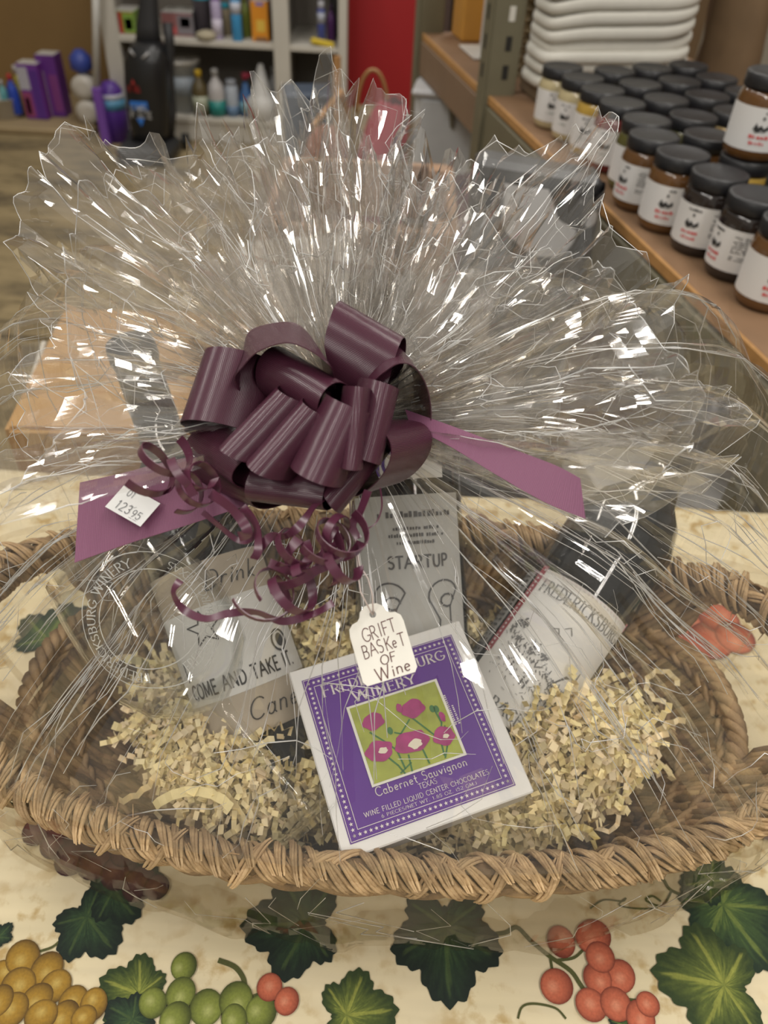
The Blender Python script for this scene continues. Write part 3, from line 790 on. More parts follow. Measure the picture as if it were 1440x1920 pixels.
for i in range(NSt):
    t = .035 + .93 * i / (NSt - 1)
    for (x, y) in ((t, .035), (t, .965), (.035, t), (.965, t)): ink.star(x, y, .0125)
ink.text('FREDERICKSBURG', .5, .855, .075, .12, width=.80, small=.82, serif=.1, thin=.045)
ink.text('WINERY', .47, .765, .07, .12, width=.40, small=.82, serif=.1, thin=.045)
ink.text('WINECUP', .50, .262, .022, .11); ink.text('Cabernet Sauvignon', .50, .195, .05, .10, width=.56)
ink.text('TEXAS', .52, .155, .03, .10); ink.text('WINE FILLED LIQUID CENTER CHOCOLATES', .5, .108, .027, .11, width=.76)
ink.text('6 PIECES/NET WT. 1.85 OZ. (52 GM.)', .5, .076, .018, .1, width=.58)
for j, s in enumerate((.80, .823)):
    for q in range(16 - 6 * j): ink.rect(s, .44 + .0125 * q, s + .011, .44 + .0125 * q + .008 * random.uniform(.6, 1.1))      # print too fine to read
ink.build('label_lettering', M_cream, cbox, flat(.0007))
fx = [bpx(655, 1333), bpx(812, 1277), bpx(869, 1409), bpx(704, 1475)]
fx0, fx1 = (fx[0][0] + fx[3][0]) / 2, (fx[1][0] + fx[2][0]) / 2; fy0, fy1 = (fx[2][1] + fx[3][1]) / 2, (fx[0][1] + fx[1][1]) / 2
def pic(z): return lambda x, y: bmap(fx0 + x * (fx1 - fx0), fy0 + y * (fy1 - fy0), z)
frm = Ink().rect(-.03, -.03, 1.03, 1.03).build('flower_picture', plain('picture_border', (.75, .74, .66), .4), cbox, pic(.0009))
m_field = plain('painted_meadow', (.34, .38, .06), .45, nscale=90, namp=.4)
Ink().rect(0, 0, 1, 1).build('painted_ground', m_field, frm, pic(.0011))
st = Ink()
for pts in ([(.13, .62), (.25, .45), (.34, .30), (.36, .05)], [(.36, .30), (.44, .48), (.58, .62)], [(.62, .62), (.74, .40), (.82, .25), (.80, .05)], [(.82, .25), (.90, .45), (.88, .62)],
            [(.2, .3), (.3, .12), (.34, .0)], [(.60, .25), (.62, .02)], [(.88, .18), (.80, .02)], [(.44, .2), (.42, .0)], [(.92, .4), (.88, .3)], [(.30, .02), (.44, .1)], [(.38, .52), (.44, .48)]):
    st.line(pts, .018)
for (x, y) in ((.34, .56), (.90, .64), (.86, .66)): st.disc(x, y, .03, .05)
st.build('painted_stems', plain('painted_green', (.045, .16, .045), .5, nscale=200, namp=.3), frm, pic(.0013))
m_pet = plain('painted_magenta', (.36, .035, .17), .45, nscale=160, namp=.45)
pt = Ink()
for (x, y, rx, ry) in ((.20, .74, .12, .11), (.66, .74, .13, .12), (.52, .80, .035, .06), (.16, .36, .15, .13), (.52, .34, .19, .14), (.87, .28, .12, .12), (.93, .52, .03, .07)): pt.disc(x, y, rx, ry, 24, .10)
pt.build('painted_petals', m_pet, frm, pic(.0015))
pc = Ink()
for (x, y, r) in ((.20, .35, .05), (.55, .30, .075), (.89, .27, .035)): pc.disc(x, y, r, r * .8, 16, .15)
pc.build('painted_centres', plain('painted_white', (.75, .68, .55), .5), frm, pic(.0017))

# ================================================================== WINE BOTTLES
M_glass_dk = plain('dark_bottle_glass', (.010, .011, .012), .07, spec=.6, coat=.3)
M_caps = plain('black_capsule', (.014, .014, .017), .35)
M_paper = plain('label_paper', (.74, .73, .70), .55, nscale=40, namp=.03)
M_black = plain('black_print', (.018, .017, .017), .6)
M_grey = plain('grey_print', (.16, .16, .16), .6)
def bottle(base, top, name, label, R=.0375):
    ax = (top - base).normalized(); Lh = .30; root = thing(name, base, label, 'bottle')
    MB().lathe([(.006, .006), (R * .8, .0), (R, .006), (R, .165), (R * .97, .180), (R * .80, .200), (R * .52, .214), (.0155, .226), (.0142, .245)], base, ax, 40).build('glass_body', M_glass_dk, root, True)
    MB().lathe([(.0148, .238), (.0150, .282), (.0165, .286), (.0165, .294), (.0155, .299), (.0001, .300)], base, ax, 24).build('capsule', M_caps, root, True)
    f = CAM - (base + ax * .09); f = (f - ax * f.dot(ax)).normalized(); rt = ax.cross(f)
    def mp(turn=0.0, dr=.0003):
        return lambda x, y: base + ax * y + (f * math.cos(x / R + turn) + rt * math.sin(x / R + turn)) * (R + dr)
    return root, mp
def wrap(x0, x1, y0, y1, mapper, name, mat, parent, n=18, top=None):
    mbx = MB().grid(lambda i, j: mapper(x0 + (x1 - x0) * i, y0 + (y1 - y0 + (top(i) if top else 0)) * j), n, 3)
    return mbx.build(name, mat, parent, True)
def scribble(ink, x0, x1, y, h, n=None):
    """a line of print too fine to read"""
    n = n or int((x1 - x0) / h / .7)
    for i in range(n):
        if random.random() < .15: continue
        x = x0 + (x1 - x0) * i / n; ink.rect(x, y, x + (x1 - x0) / n * random.uniform(.45, .85), y + h * random.uniform(.6, 1))
# left bottle: cannon label
b1, mp1 = bottle(PZ(522, 1445, .040), PZ(252, 670, .215), 'wine_bottle', 'black wine bottle with a cannon drawing label, leaning left')
T1 = -.05
lab = wrap(-.046, .046, .030, .138, mp1(T1), 'label', plain('beige_label', (.47, .40, .31), .6, nscale=50, namp=.1), b1)
wrap(-.046, .046, .056, .112, mp1(T1, .0005), 'flag_panel', M_paper, lab)
ik = Ink()
ik.line([(-.036, .083), (.030, .083)], .0012); ik.line([(-.036, .072), (.028, .072)], .0012); ik.line([(-.036, .083), (-.036, .072)], .0012)
ik.line(arc(.030, .0775, .0055, .0065, 0, 360, 20), .0013); ik.disc(.0305, .0775, .0030, .0042)
ik.text('COME AND TAKE IT.', .0, .0605, .0085, .15, width=.072)
sp = arc(0, 0, 1, 1, 90, 450, 5)
sp = [(math.cos(math.radians(90 + 36 * i)) * (.011 if i % 2 == 0 else .0046) - .012, math.sin(math.radians(90 + 36 * i)) * (.011 if i % 2 == 0 else .0046) + .099) for i in range(11)]
ik.line(sp, .0009)
ik.text('Drink', .012, .120, .011, .07, width=.034, slant=.35, jit=.03); ik.text('Cane', .012, .038, .012, .07, slant=.3)
ik.build('label_print', M_black, lab, mp1(T1, .0008))
# middle bottle
b2, mp2 = bottle(PZ(785, 1345, .040), PZ(745, 690, .215), 'wine_bottle', 'wine bottle with pale grey label behind the hanging gift tag')
lab = wrap(-.040, .040, .050, .150, mp2(0), 'label', plain('pale_grey_label', (.50, .50, .48), .5, nscale=40, namp=.04), b2)
ik = Ink(); ik.text('STARTUP', .006, .104, .0075, .16)
for j, (y, w_) in enumerate(((.136, .05), (.128, .030), (.1235, .036), (.119, .026))): scribble(ik, -w_ / 2 + .006, w_ / 2 + .006, y, .004 if j == 0 else .0024)
for cx in (-.014, .022):
    ik.line(arc(cx, .085, .011, .010, 20, 200, 10), .0011); ik.line([(cx - .010, .082), (cx - .004, .070), (cx - .006, .058)], .0010); ik.line([(cx + .010, .088), (cx + .004, .078), (cx + .004, .062)], .0010)
    ik.line(arc(cx + .002, .082, .005, .004, 0, 300, 8), .0012)
ik.line([(-.032, .095), (.034, .095)], .0007)
ik.build('label_print', plain('soft_black_print', (.09, .09, .095), .6), lab, mp2(0, .0007))
neck = wrap(-.030, .030, .160, .180, mp2(-.1, .0004), 'shoulder_label', M_paper, b2)
ik = Ink(); ik.text('NO', -.010, .163, .014, .16, serif=.12, thin=.07); ik.build('shoulder_print', plain('violet_print', (.11, .06, .26), .5), neck, mp2(-.1, .0008))
# right bottle: village sketch label
b3, mp3 = bottle(PZ(888, 1405, .040), PZ(1330, 770, .18), 'wine_bottle', 'black wine bottle with red bordered village sketch label, leaning right')
T3 = .10
lab = wrap(-.036, .040, .022, .122, mp3(T3), 'label', M_paper, b3)
bd = Ink(); bd.rect(-.036, .118, .040, .124); bd.rect(-.038, .055, -.033, .124)
bd.build('label_border', plain('red_border', (.34, .075, .095), .5), lab, mp3(T3, .0006))
sk = Ink()
for i in range(24): sk.star(-.034 + .0031 * i, .121, .0013)
for i in range(20): sk.star(-.0355, .058 + .0031 * i, .0013)
sk.build('border_stars', M_cream, lab, mp3(T3, .0009))
ik = Ink(); ik.text('FREDERICKSBURG', .004, .1065, .0085, .12, width=.066, serif=.1, thin=.05)
ik.text('BACH', .0, .026, .0075, .13, serif=.1, thin=.05)
for k in range(150):        # pen sketch: trees, a slope, figures
    t = random.random(); x = -.030 + .062 * t; y = .074 - .022 * t + random.gauss(0, .0022)
    l = random.uniform(.001, .003); a = random.uniform(.5, 2.6); ik.line([(x, y), (x + l * math.cos(a), y + l * math.sin(a))], random.uniform(.0003, .0008))
for k in range(150):
    x = random.uniform(-.028, .034); y = .058 - .020 * (x + .028) / .062 + random.gauss(0, .007)
    l = random.uniform(.0008, .0028); a = random.uniform(-.8, 2.2); ik.line([(x, y), (x + l * math.cos(a), y + l * math.sin(a))], random.uniform(.0002, .0006))
for (x, y, r) in ((-.026, .081, .004), (-.022, .083, .003), (-.008, .072, .004), (.0, .070, .003)):
    for k in range(26): ik.disc(x + random.gauss(0, r * .5), y + random.gauss(0, r * .45), random.uniform(.0003, .0008), n=6)
for k in range(12): ik.line([(.016 + k * .0016, .046), (.016 + k * .0016, .061)], .0006)
ik.poly([(.012, .0605), (.038, .0605), (.032, .070), (.018, .070)]); ik.line([(.026, .070), (.026, .077)], .0008)
for (x, y) in ((-.004, .048), (-.001, .047), (-.0145, .052)): ik.line([(x, y), (x + .0004, y + .006)], .0012)
ik.line([(.0, .093), (.003, .096), (.006, .092)], .0005); ik.line([(-.006, .089), (-.003, .091), (-.001, .088)], .0005)
ik.build('label_print', M_grey, lab, mp3(T3, .0008))
side = wrap(-.064, -.041, .045, .118, mp3(T3), 'side_label', plain('grey_side_label', (.36, .36, .35), .5), b3)
ik = Ink()
for j in range(17): scribble(ik, -.062, -.043, .049 + j * .004, .0022)
ik.build('side_print', M_black, side, mp3(T3, .0007))

# ================================================================== WINE GLASS (lying)
M_clear = film_mat('clear_glass', (.965, .97, .965), .9, .05, .02, 0.0, 0.0, 0.0)
gf, gb = PZ(585, 1530, .082), PZ(300, 1180, .145)
gax = (gb - gf).normalized()
wg = thing('wine_glass', gf, 'clear etched wine glass lying on the shredded paper', 'glass')
MB().lathe([(.0001, .003), (.010, .003), (.033, .0012), (.034, .0003), (.033, .0), (.0001, .0)], gf, gax, 40).build('foot', M_clear, wg, True)
MB().lathe([(.007, .003), (.0042, .012), (.0037, .04), (.0040, .07), (.0065, .080)], gf, gax, 20).build('stem', M_clear, wg, True)
bowl_prof = [(.0065, .080), (.020, .086), (.033, .098), (.0405, .115), (.0425, .132), (.0415, .150), (.0385, .170), (.035, .188)]
bw = MB().lathe(bowl_prof + [(.0338, .188)] + [(r - .0012, h + .0004) for r, h in bowl_prof[::-1]], gf, gax, 56)
bw.F = [f for f in bw.F if len(f) < 10]
bw = bw.build('bowl', M_clear, wg, True)
gfc = CAM - (gf + gax * .13); gfc = (gfc - gax * gfc.dot(gax)).normalized(); grt = gax.cross(gfc)
def bowl_map(x, y):
    h = .135 + y; r = np.interp(h, [q[1] for q in bowl_prof], [q[0] for q in bowl_prof]) + .0006
    a = x / .042; return gf + gax * h + (gfc * math.cos(a) + grt * math.sin(a)) * r
ik = Ink()
rr0 = math.radians(0)
ik.arc_text('FREDERICKSBURG WINERY', 0, 0, .029, math.radians(150), .0052, .12, serif=.1, thin=.06)
ik.arc_text('FREDERICKSBURG, TEXAS', 0, 0, .034, math.radians(-30), .0052, .12, inside=True, serif=.1, thin=.06)
ik.line(arc(0, 0, .0265, .0265, 0, 360, 40), .0006); ik.line(arc(0, 0, .0375, .0375, 0, 360, 48), .0006)
ik.build('etching', plain('etched_white', (.70, .71, .68), .6, alpha=.85), bw, bowl_map)

# ================================================================== BOW
def ribbon_mat(name, dark, light, rough=.36):
    m, nt, b, N, L = new_mat(name); sset(b, rough=rough, spec=.45)
    uvn = N('ShaderNodeUVMap'); uvn.uv_map = 'UVMap'
    sp = N('ShaderNodeSeparateXYZ'); L(uvn.outputs[0], sp.inputs[0])
    # herringbone twill: diagonal ribs that switch direction in bands across the ribbon
    fr = N('ShaderNodeMath'); fr.operation = 'PINGPONG'; fr.inputs[1].default_value = .5
    mu = N('ShaderNodeMath'); mu.operation = 'MULTIPLY'; mu.inputs[1].default_value = 26; L(sp.outputs['Y'], mu.inputs[0]); L(mu.outputs[0], fr.inputs[0])
    mv = N('ShaderNodeMath'); mv.operation = 'MULTIPLY_ADD'; mv.inputs[1].default_value = 1500.0; L(sp.outputs['X'], mv.inputs[0])
    m6 = N('ShaderNodeMath'); m6.operation = 'MULTIPLY'; m6.inputs[1].default_value = 3.0; L(fr.outputs[0], m6.inputs[0]); L(m6.outputs[0], mv.inputs[2])
    ff = N('ShaderNodeMath'); ff.operation = 'FRACT'; L(mv.outputs[0], ff.inputs[0])
    tri = N('ShaderNodeMath'); tri.operation = 'PINGPONG'; tri.inputs[1].default_value = .5; L(ff.outputs[0], tri.inputs[0])
    mx = N('ShaderNodeMix'); mx.data_type = 'RGBA'; mx.inputs[6].default_value = (*dark, 1); mx.inputs[7].default_value = (*light, 1)
    ms = N('ShaderNodeMath'); ms.operation = 'MULTIPLY'; ms.inputs[1].default_value = 2; L(tri.outputs[0], ms.inputs[0]); L(ms.outputs[0], mx.inputs[0]); L(mx.outputs[2], b.inputs['Base Color'])
    bm = N('ShaderNodeBump'); bm.inputs['Strength'].default_value = .35; bm.inputs['Distance'].default_value = .0004; L(tri.outputs[0], bm.inputs['Height']); L(bm.outputs[0], b.inputs['Normal'])
    return m
M_rib = ribbon_mat('plum_twill_ribbon', (.027, .007, .0135), (.090, .025, .046), .27)
M_curl = plain('plum_curling_ribbon', (.085, .020, .042), .30, nscale=300, namp=.15, spec=.6)
K = PX(640, 778, .345)
bow = thing('gift_bow', K, 'plum purple ribbon bow with curled streamers tied on the cellophane', 'bow')
RT = .0004
def ribbon(name, L_, R_, mat, parent, uvs=None):
    """strip between two edge polylines, with thickness"""
    n = len(L_); V = []; UVs = []; s = 0; nrm = []
    for i in range(n):
        t = Vector(L_[min(i + 1, n - 1)]) - Vector(L_[max(i - 1, 0)]) + Vector(R_[min(i + 1, n - 1)]) - Vector(R_[max(i - 1, 0)])
        nv = t.cross(Vector(R_[i]) - Vector(L_[i])); nrm.append(nv.normalized() if nv.length > 1e-12 else Vector((0, 0, 1)))
    for i in range(n):
        if i: s += ((Vector(L_[i]) + Vector(R_[i])) / 2 - (Vector(L_[i - 1]) + Vector(R_[i - 1])) / 2).length
        wd = (Vector(R_[i]) - Vector(L_[i])).length; a, b = Vector(L_[i]), Vector(R_[i]); h = nrm[i] * RT / 2
        V += [a - h, b - h, a + h, b + h, a - h, a + h, b - h, b + h]; UVs += [(s, 0), (s, wd)] * 2 + [(s, 0)] * 2 + [(s, wd)] * 2
    Fc = []
    for i in range(n - 1):
        a, b = 8 * i, 8 * i + 8
        Fc += [(a, b, b + 1, a + 1), (a + 2, a + 3, b + 3, b + 2), (a + 4, a + 5, b + 5, b + 4), (a + 6, b + 6, b + 7, a + 7)]
    return mesh(name, V, Fc, mat, parent, True, None, UVs)
def loop(e1, e2, h, kpx=(640, 778, .345), w=None, name='loop', flip=1, sharp=.7, twist=0.):
    A, B = PX(*e1), PX(*e2); T = (A + B) / 2; W = B - A
    if w: W = W.normalized() * w
    Kp = PX(*kpx); D = T - Kp; n = D.cross(W).normalized() * flip
    Ls, Rs = [], []; N_ = 44
    for i in range(N_ + 1):
        s = i / N_; x = (1 - math.cos(2 * math.pi * s)) / 2
        y = h * math.sin(2 * math.pi * s) * (abs(math.sin(math.pi * s)) ** sharp) * 1.25
        wk = .30 + .70 * min(1, (x / .45)) ** .8
        wob = .0012 * math.sin(7 * s + h * 900)
        c = Kp + D * x + n * (y + wob)
        Wt = W * wk + n * twist * math.sin(2 * math.pi * s) * .01
        Ls.append(c - Wt / 2); Rs.append(c + Wt / 2)
    return ribbon(name, Ls, Rs, M_rib, bow)
WR = .0335
for a in (((637, 567, .350), (768, 642, .345), .015, (655, 770, .345)),
          ((385, 655, .326), (338, 792, .318), .012, (560, 775, .345)), ((488, 668, .316), (606, 738, .304), .011, (620, 790, .345)),
          ((527, 742, .304), (425, 848, .297), .0075, (600, 800, .345)), ((580, 768, .300), (478, 885, .293), .0078, (625, 810, .345)),
          ((648, 752, .297), (575, 905, .288), .0115, (650, 810, .345)), ((668, 728, .298), (652, 878, .292), .0052, (660, 795, .345)),
          ((727, 718, .308), (690, 868, .300), .007, (670, 785, .345)), ((775, 712, .365), (808, 758, .335), .020, (665, 770, .34)),
          ((712, 850, .315), (632, 948, .306), .008, (650, 815, .345)), ((765, 890, .338), (715, 905, .320), .018, (680, 800, .335)),
          ((470, 925, .312), (592, 940, .305), .009, (620, 830, .345)), ((352, 838, .330), (432, 895, .312), .010, (580, 810, .345)),
          ((365, 900, .336), (470, 945, .322), .011, (600, 820, .34)), ((420, 700, .34), (350, 800, .335), .012, (570, 780, .35))):
    loop(*a, w=WR)
MB().lathe([(.001, -.010), (.009, -.008), (.012, 0), (.009, .008), (.001, .010)], K, -FWD, 16).build('knot', M_rib, bow, True)
def strip(pairs, name, mat):
    Ls = [PX(*p[0]) for p in pairs]; Rs = [PX(*p[1]) for p in pairs]
    def sm(P):
        Q = []
        for i in range(len(P) - 1):
            p0, p1, p2, p3 = P[max(i - 1, 0)], P[i], P[i + 1], P[min(i + 2, len(P) - 1)]
            for k in range(6):
                t = k / 6; Q.append(.5 * ((2 * p1) + (p2 - p0) * t + (2 * p0 - 5 * p1 + 4 * p2 - p3) * t * t + (3 * p1 - p0 - 3 * p2 + p3) * t ** 3))
        return Q + [P[-1]]
    return ribbon(name, sm(Ls), sm(Rs), mat, bow)
strip([((472, 742, .335), (462, 752, .325)), ((456, 700, .325), (440, 712, .312)), ((458, 650, .328), (455, 688, .308)), ((468, 622, .330), (483, 660, .304)), ((500, 609, .331), (533, 643, .302)), ((548, 605, .331), (573, 653, .302)), ((580, 628, .330), (606, 674, .303)), ((598, 662, .328), (624, 694, .306)), ((612, 715, .330), (630, 730, .322))], 'loop', M_rib)
M_tail = ribbon_mat('plum_twill_ribbon_lit', (.125, .038, .078), (.235, .080, .155), .5)  # loop ribbon's plum lightened: light on the upturned tails put into the colour
strip([((480, 840, .338), (470, 945, .330)), ((330, 862, .336), (350, 985, .328)), ((235, 886, .336), (245, 1018, .326)), ((150, 905, .335), (140, 1055, .322))], 'tail', M_tail)
strip([((760, 768, .345), (770, 800, .342)), ((850, 800, .335), (845, 838, .332)), ((950, 838, .325), (930, 890, .322)), ((1040, 872, .316), (1022, 942, .313)), ((1088, 897, .311), (1098, 973, .308))], 'tail', M_tail)
# price sticker on the left tail
stk_c = [(236, 911, .3305), (303, 945, .3285), (264, 991, .3245), (200, 951, .327)]
S4 = [PX(*p) for p in stk_c]; ex = ((S4[1] - S4[0]) + (S4[2] - S4[3])) / 2; ey = ((S4[0] - S4[3]) + (S4[1] - S4[2])) / 2; c4 = sum(S4, Vector()) / 4
nn4 = ex.cross(ey).normalized(); c4 = c4 + nn4 * .0016
stk = MB().poly([c4 - ex / 2 - ey / 2, c4 + ex / 2 - ey / 2, c4 + ex / 2 + ey / 2, c4 - ex / 2 + ey / 2], .0002, nn4).build('price_sticker', plain('sticker_paper', (.74, .74, .73), .5), bow)
stk['label'] = 'white price sticker reading 123 95'
smap = lambda x, y: c4 + ex * x + ey * y + nn4 * .0003
asp = ey.length / ex.length
ik = Ink(); ik.V
def stext(t, x, y, h, wd):
    i2 = Ink().text(t, 0, 0, h, wd, align='l'); ik.add([(x + v[0], y + v[1] / asp) for v in i2.V], i2.F)
stext('01', -.30, .18, .17, .09); stext('123', -.32, -.36, .22, .09); stext('95', .12, -.36, .19, .09)
ik.line([(.12, -.42), (.20, -.42)], .012); ik.line([(.24, -.42), (.33, -.42)], .012); ik.line([(-.02, -.02), (.08, -.06), (.12, .0)], .010)
ik.build('sticker_print', plain('pencil_grey', (.20, .20, .21), .6), stk, smap)
# curled streamers
def curl(a, b, rpx, turns, d, wpx=13, ph=0., tau=.9, name='curl'):
    """coil of narrow ribbon: centre drifts a -> b, tau = how far the coil axis points to the viewer"""
    A, B = PX(*a, d), PX(*b, d); ax = B - A; sc = d / F_PX
    dn = ax.normalized(); av = (dn * math.cos(tau) - FWD * math.sin(tau) * .8 + UP * math.sin(tau) * .5).normalized()
    e1 = av.cross(UP).normalized(); e2 = av.cross(e1).normalized()
    n = int(30 * turns); Ls, Rs = [], []
    for i in range(n + 1):
        t = i / n; an = ph + 2 * math.pi * turns * t; r = rpx * sc * (1 + .20 * math.sin(6 * t + rpx))
        c = A + ax * t + av * (t - .5) * turns * wpx * sc * .7 + e1 * r * math.cos(an) + e2 * r * math.sin(an)
        w2 = (av + e1 * .25 * math.sin(3 * t + ph)).normalized() * wpx * sc / 2
        Ls.append(c - w2); Rs.append(c + w2)
    ribbon(name, Ls, Rs, M_curl, bow)
def stream(pts, wpx=12, d=.30, name='curl', wob=.6):
    Ls, Rs = [], []; P = []
    pts = [(*p, d) if len(p) == 2 else p for p in pts]; Q = [PX(*p) for p in pts]
    for i in range(len(Q) - 1):
        p0, p1, p2, p3 = Q[max(i - 1, 0)], Q[i], Q[i + 1], Q[min(i + 2, len(Q) - 1)]
        for k in range(8):
            t = k / 8; P.append(.5 * ((2 * p1) + (p2 - p0) * t + (2 * p0 - 5 * p1 + 4 * p2 - p3) * t * t + (3 * p1 - p0 - 3 * p2 + p3) * t ** 3))
    P.append(Q[-1])
    for i, p in enumerate(P):
        t = (P[min(i + 1, len(P) - 1)] - P[max(i - 1, 0)]).normalized()
        s = t.cross(FWD).normalized(); f2 = t.cross(s); a = wob * math.sin(i * .19)
        w2 = (s * math.cos(a) + f2 * math.sin(a)) * wpx * d / F_PX / 2
        Ls.append(p - w2); Rs.append(p + w2)
    ribbon(name, Ls, Rs, M_curl, bow)
curl((268, 885), (330, 855), 44, 1.6, .300, 19, .4, .55); curl((345, 915), (385, 915), 40, 1.9, .302, 19, 1.1, .75); curl((300, 890), (375, 880), 34, 1.1, .298, 18, 2.0, .35)
stream([(395, 925, .300), (430, 950, .297), (455, 978, .296), (464, 1000, .297), (448, 1006, .300)], 19, wob=.5)
stream([(380, 960, .303), (410, 985, .304), (445, 1012, .305), (470, 1012, .303), (485, 985, .302)], 11)
stream([(455, 950, .302), (480, 985, .300), (484, 1030, .298), (476, 1048, .299)], 16)
stream([(622, 920, .310), (590, 948, .305), (562, 985, .302), (535, 1005, .300), (505, 1008, .300), (482, 1040, .301)], 17, wob=.9)
curl((535, 1035), (565, 1030), 36, 1.3, .300, 19, .7, .8); curl((612, 1010), (640, 1000), 46, 1.6, .298, 19, .2, 1.0); curl((618, 1000), (645, 1025), 38, 1.2, .301, 18, 2.2, .6)
curl((615, 1062), (645, 1055), 34, 1.2, .297, 20, 1.5, .45); curl((480, 1110), (520, 1105), 50, 1.05, .296, 11, .2, 1.1); curl((520, 1125), (580, 1105), 46, 1.5, .297, 19, 2.6, .35)
stream([(338, 1088, .300), (325, 1112, .298), (345, 1143, .297), (385, 1160, .296), (430, 1150, .297), (480, 1148, .297), (530, 1165, .297), (590, 1150, .298), (625, 1130, .299)], 15, wob=.8)
stream([(505, 1055, .298), (560, 1075, .297), (610, 1062, .298), (640, 1035, .300), (622, 985, .303)], 17)
stream([(628, 985, .303), (612, 1020, .300), (600, 1060, .299), (560, 1090, .297), (505, 1105, .296)], 19)
stream([(713, 915, .318), (716, 950, .314), (705, 980, .312), (682, 995, .310)], 3, wob=.2)
stream([(560, 1010, .299), (540, 1040, .298), (555, 1070, .297), (580, 1045, .298), (572, 1015, .300)], 20)
stream([(690, 920, .315), (675, 960, .310), (660, 985, .308), (672, 1010, .306)], 16)

# ================================================================== GIFT TAG
tg_c = [(655, 1170), (745, 1143), (776, 1240), (674, 1273)]
td = .318
TGo = PX(715, 1208, td); tgx = (PX(745, 1143, td) - PX(655, 1170, td)).normalized(); tgn = (-FWD + UP * .25 + RIGHT * .0).normalized()
tgx = (tgx - tgn * tgx.dot(tgn)).normalized(); tgy = tgn.cross(tgx)
sc = td / F_PX
tmap = lambda x, y, h=.0: TGo + tgx * x * sc + tgy * y * sc + tgn * h
gt = thing('gift_tag', tmap(0, -60), 'scalloped white gift tag reading Grift Basket of Wine', 'tag')
out = [(-52, -58), (-46, -66), (46, -66), (52, -58), (52, 30), (50, 42), (42, 50), (32, 52), (26, 58), (22, 68), (12, 76), (0, 78), (-12, 76), (-22, 68), (-26, 58), (-32, 52), (-42, 50), (-50, 42), (-52, 30)]
hole = [(6.5 * math.cos(a), 58 + 6.5 * math.sin(a)) for a in [2 * math.pi * i / 14 for i in range(14)]]
# card with a punched hole: ring of quads between the hole and the outline
rim = [];
for i in range(14):
    a = 2 * math.pi * i / 14; rim.append(a)
import mathutils.geometry as mg
tri = mg.delaunay_2d_cdt([Vector(p) for p in out + hole], [], [list(range(len(out))), list(range(len(out), len(out) + 14))[::-1]], 2, 1e-4)
tv, tf = tri[0], [f for f in tri[2] if (sum((tri[0][i] for i in f), Vector((0, 0))) / 3 - Vector((0, 58))).length > 6.0]
V = [tmap(v.x, v.y, .0003) for v in tv] + [tmap(v.x, v.y, -.0001) for v in tv]; nv = len(tv)
Fc = [tuple(f) for f in tf] + [tuple(i + nv for i in f[::-1]) for f in tf]
ns = len(out)
mesh('card', V, Fc, plain('tag_card', (.78, .75, .67), .6, nscale=60, namp=.03), gt)
eb = MB().tube([tmap(x, y, .0001) for x, y in out], .00022, 5, closed=True); eb.build('card_edge', bpy.data.materials['tag_card'], gt, True)
ik = Ink()
for (t, x, y, h, wd_, w_) in (('GRIFT', 2, 14, 25, .075, 66), ('BASKeT', 3, -15, 24, .08, 82), ('OF', 4, -37, 17, .095, 30), ('Wine', 8, -62, 24, .08, 68)):
    ik.text(t, x, y, h, wd_, jit=.05, slant=.06, width=w_, rot=.06)
ik.build('handwriting', plain('brown_pen', (.13, .045, .04), .6), gt, lambda x, y: tmap(x, y, .0005))
sg = MB()
sg.tube([tmap(-1, 58, .0006), PX(676, 1110, .312), PX(671, 1075, .310), PX(668, 1030, .312), PX(658, 985, .318), PX(656, 940, .325)], .00035, 6)
sg.tube([tmap(1, 58, -.0004), PX(698, 1115, .313), PX(690, 1085, .311), PX(674, 1060, .310), PX(668, 1020, .312), PX(664, 985, .318), PX(662, 940, .325)], .00035, 6)
sg.build('string', plain('pink_white_string', (.70, .60, .58), .8), gt, True)
# ================================================================== CELLOPHANE
M_film = film_mat('clear_cellophane', facet=.26, base=.08)
M_film_in = film_mat('clear_cellophane_gather', gain=.8, base=.09, haze=.11, facet=.28, fscale=13)
M_film_low = film_mat('clear_cellophane_low', (.90, .88, .845), gain=.3, base=.03, haze=.005)
M_film_fan = film_mat('clear_cellophane_fan', gain=.8, base=.09, haze=.05, bump=.06, facet=.28, fscale=13)
def crease_mat():
    m = bpy.data.materials.new('film_fold'); m.use_nodes = True; nt = m.node_tree; nt.nodes.clear(); N = nt.nodes.new; L = nt.links.new
    out = N('ShaderNodeOutputMaterial'); tr = N('ShaderNodeBsdfTransparent'); gl = N('ShaderNodeBsdfGlossy'); gl.inputs['Roughness'].default_value = .42
    tc = N('ShaderNodeTexCoord'); n1 = N('ShaderNodeTexNoise'); n1.inputs['Scale'].default_value = 45; L(tc.outputs['Object'], n1.inputs['Vector'])
    mr = N('ShaderNodeMapRange'); mr.inputs[1].default_value = .35; mr.inputs[2].default_value = .65; mr.inputs[3].default_value = .12; mr.inputs[4].default_value = .95; L(n1.outputs['Fac'], mr.inputs[0])
    df = N('ShaderNodeBsdfDiffuse'); df.inputs[0].default_value = (.95, .94, .92, 1); tl = N('ShaderNodeBsdfTranslucent'); tl.inputs[0].default_value = (.9, .9, .88, 1)
    d2 = N('ShaderNodeMixShader'); d2.inputs[0].default_value = .35; L(df.outputs[0], d2.inputs[1]); L(tl.outputs[0], d2.inputs[2])
    d3 = N('ShaderNodeMixShader'); d3.inputs[0].default_value = .35; L(gl.outputs[0], d3.inputs[1]); L(d2.outputs[0], d3.inputs[2])
    mx = N('ShaderNodeMixShader'); L(mr.outputs[0], mx.inputs[0]); L(tr.outputs[0], mx.inputs[1]); L(d3.outputs[0], mx.inputs[2]); L(mx.outputs[0], out.inputs[0])
    return m
M_crease = crease_mat()
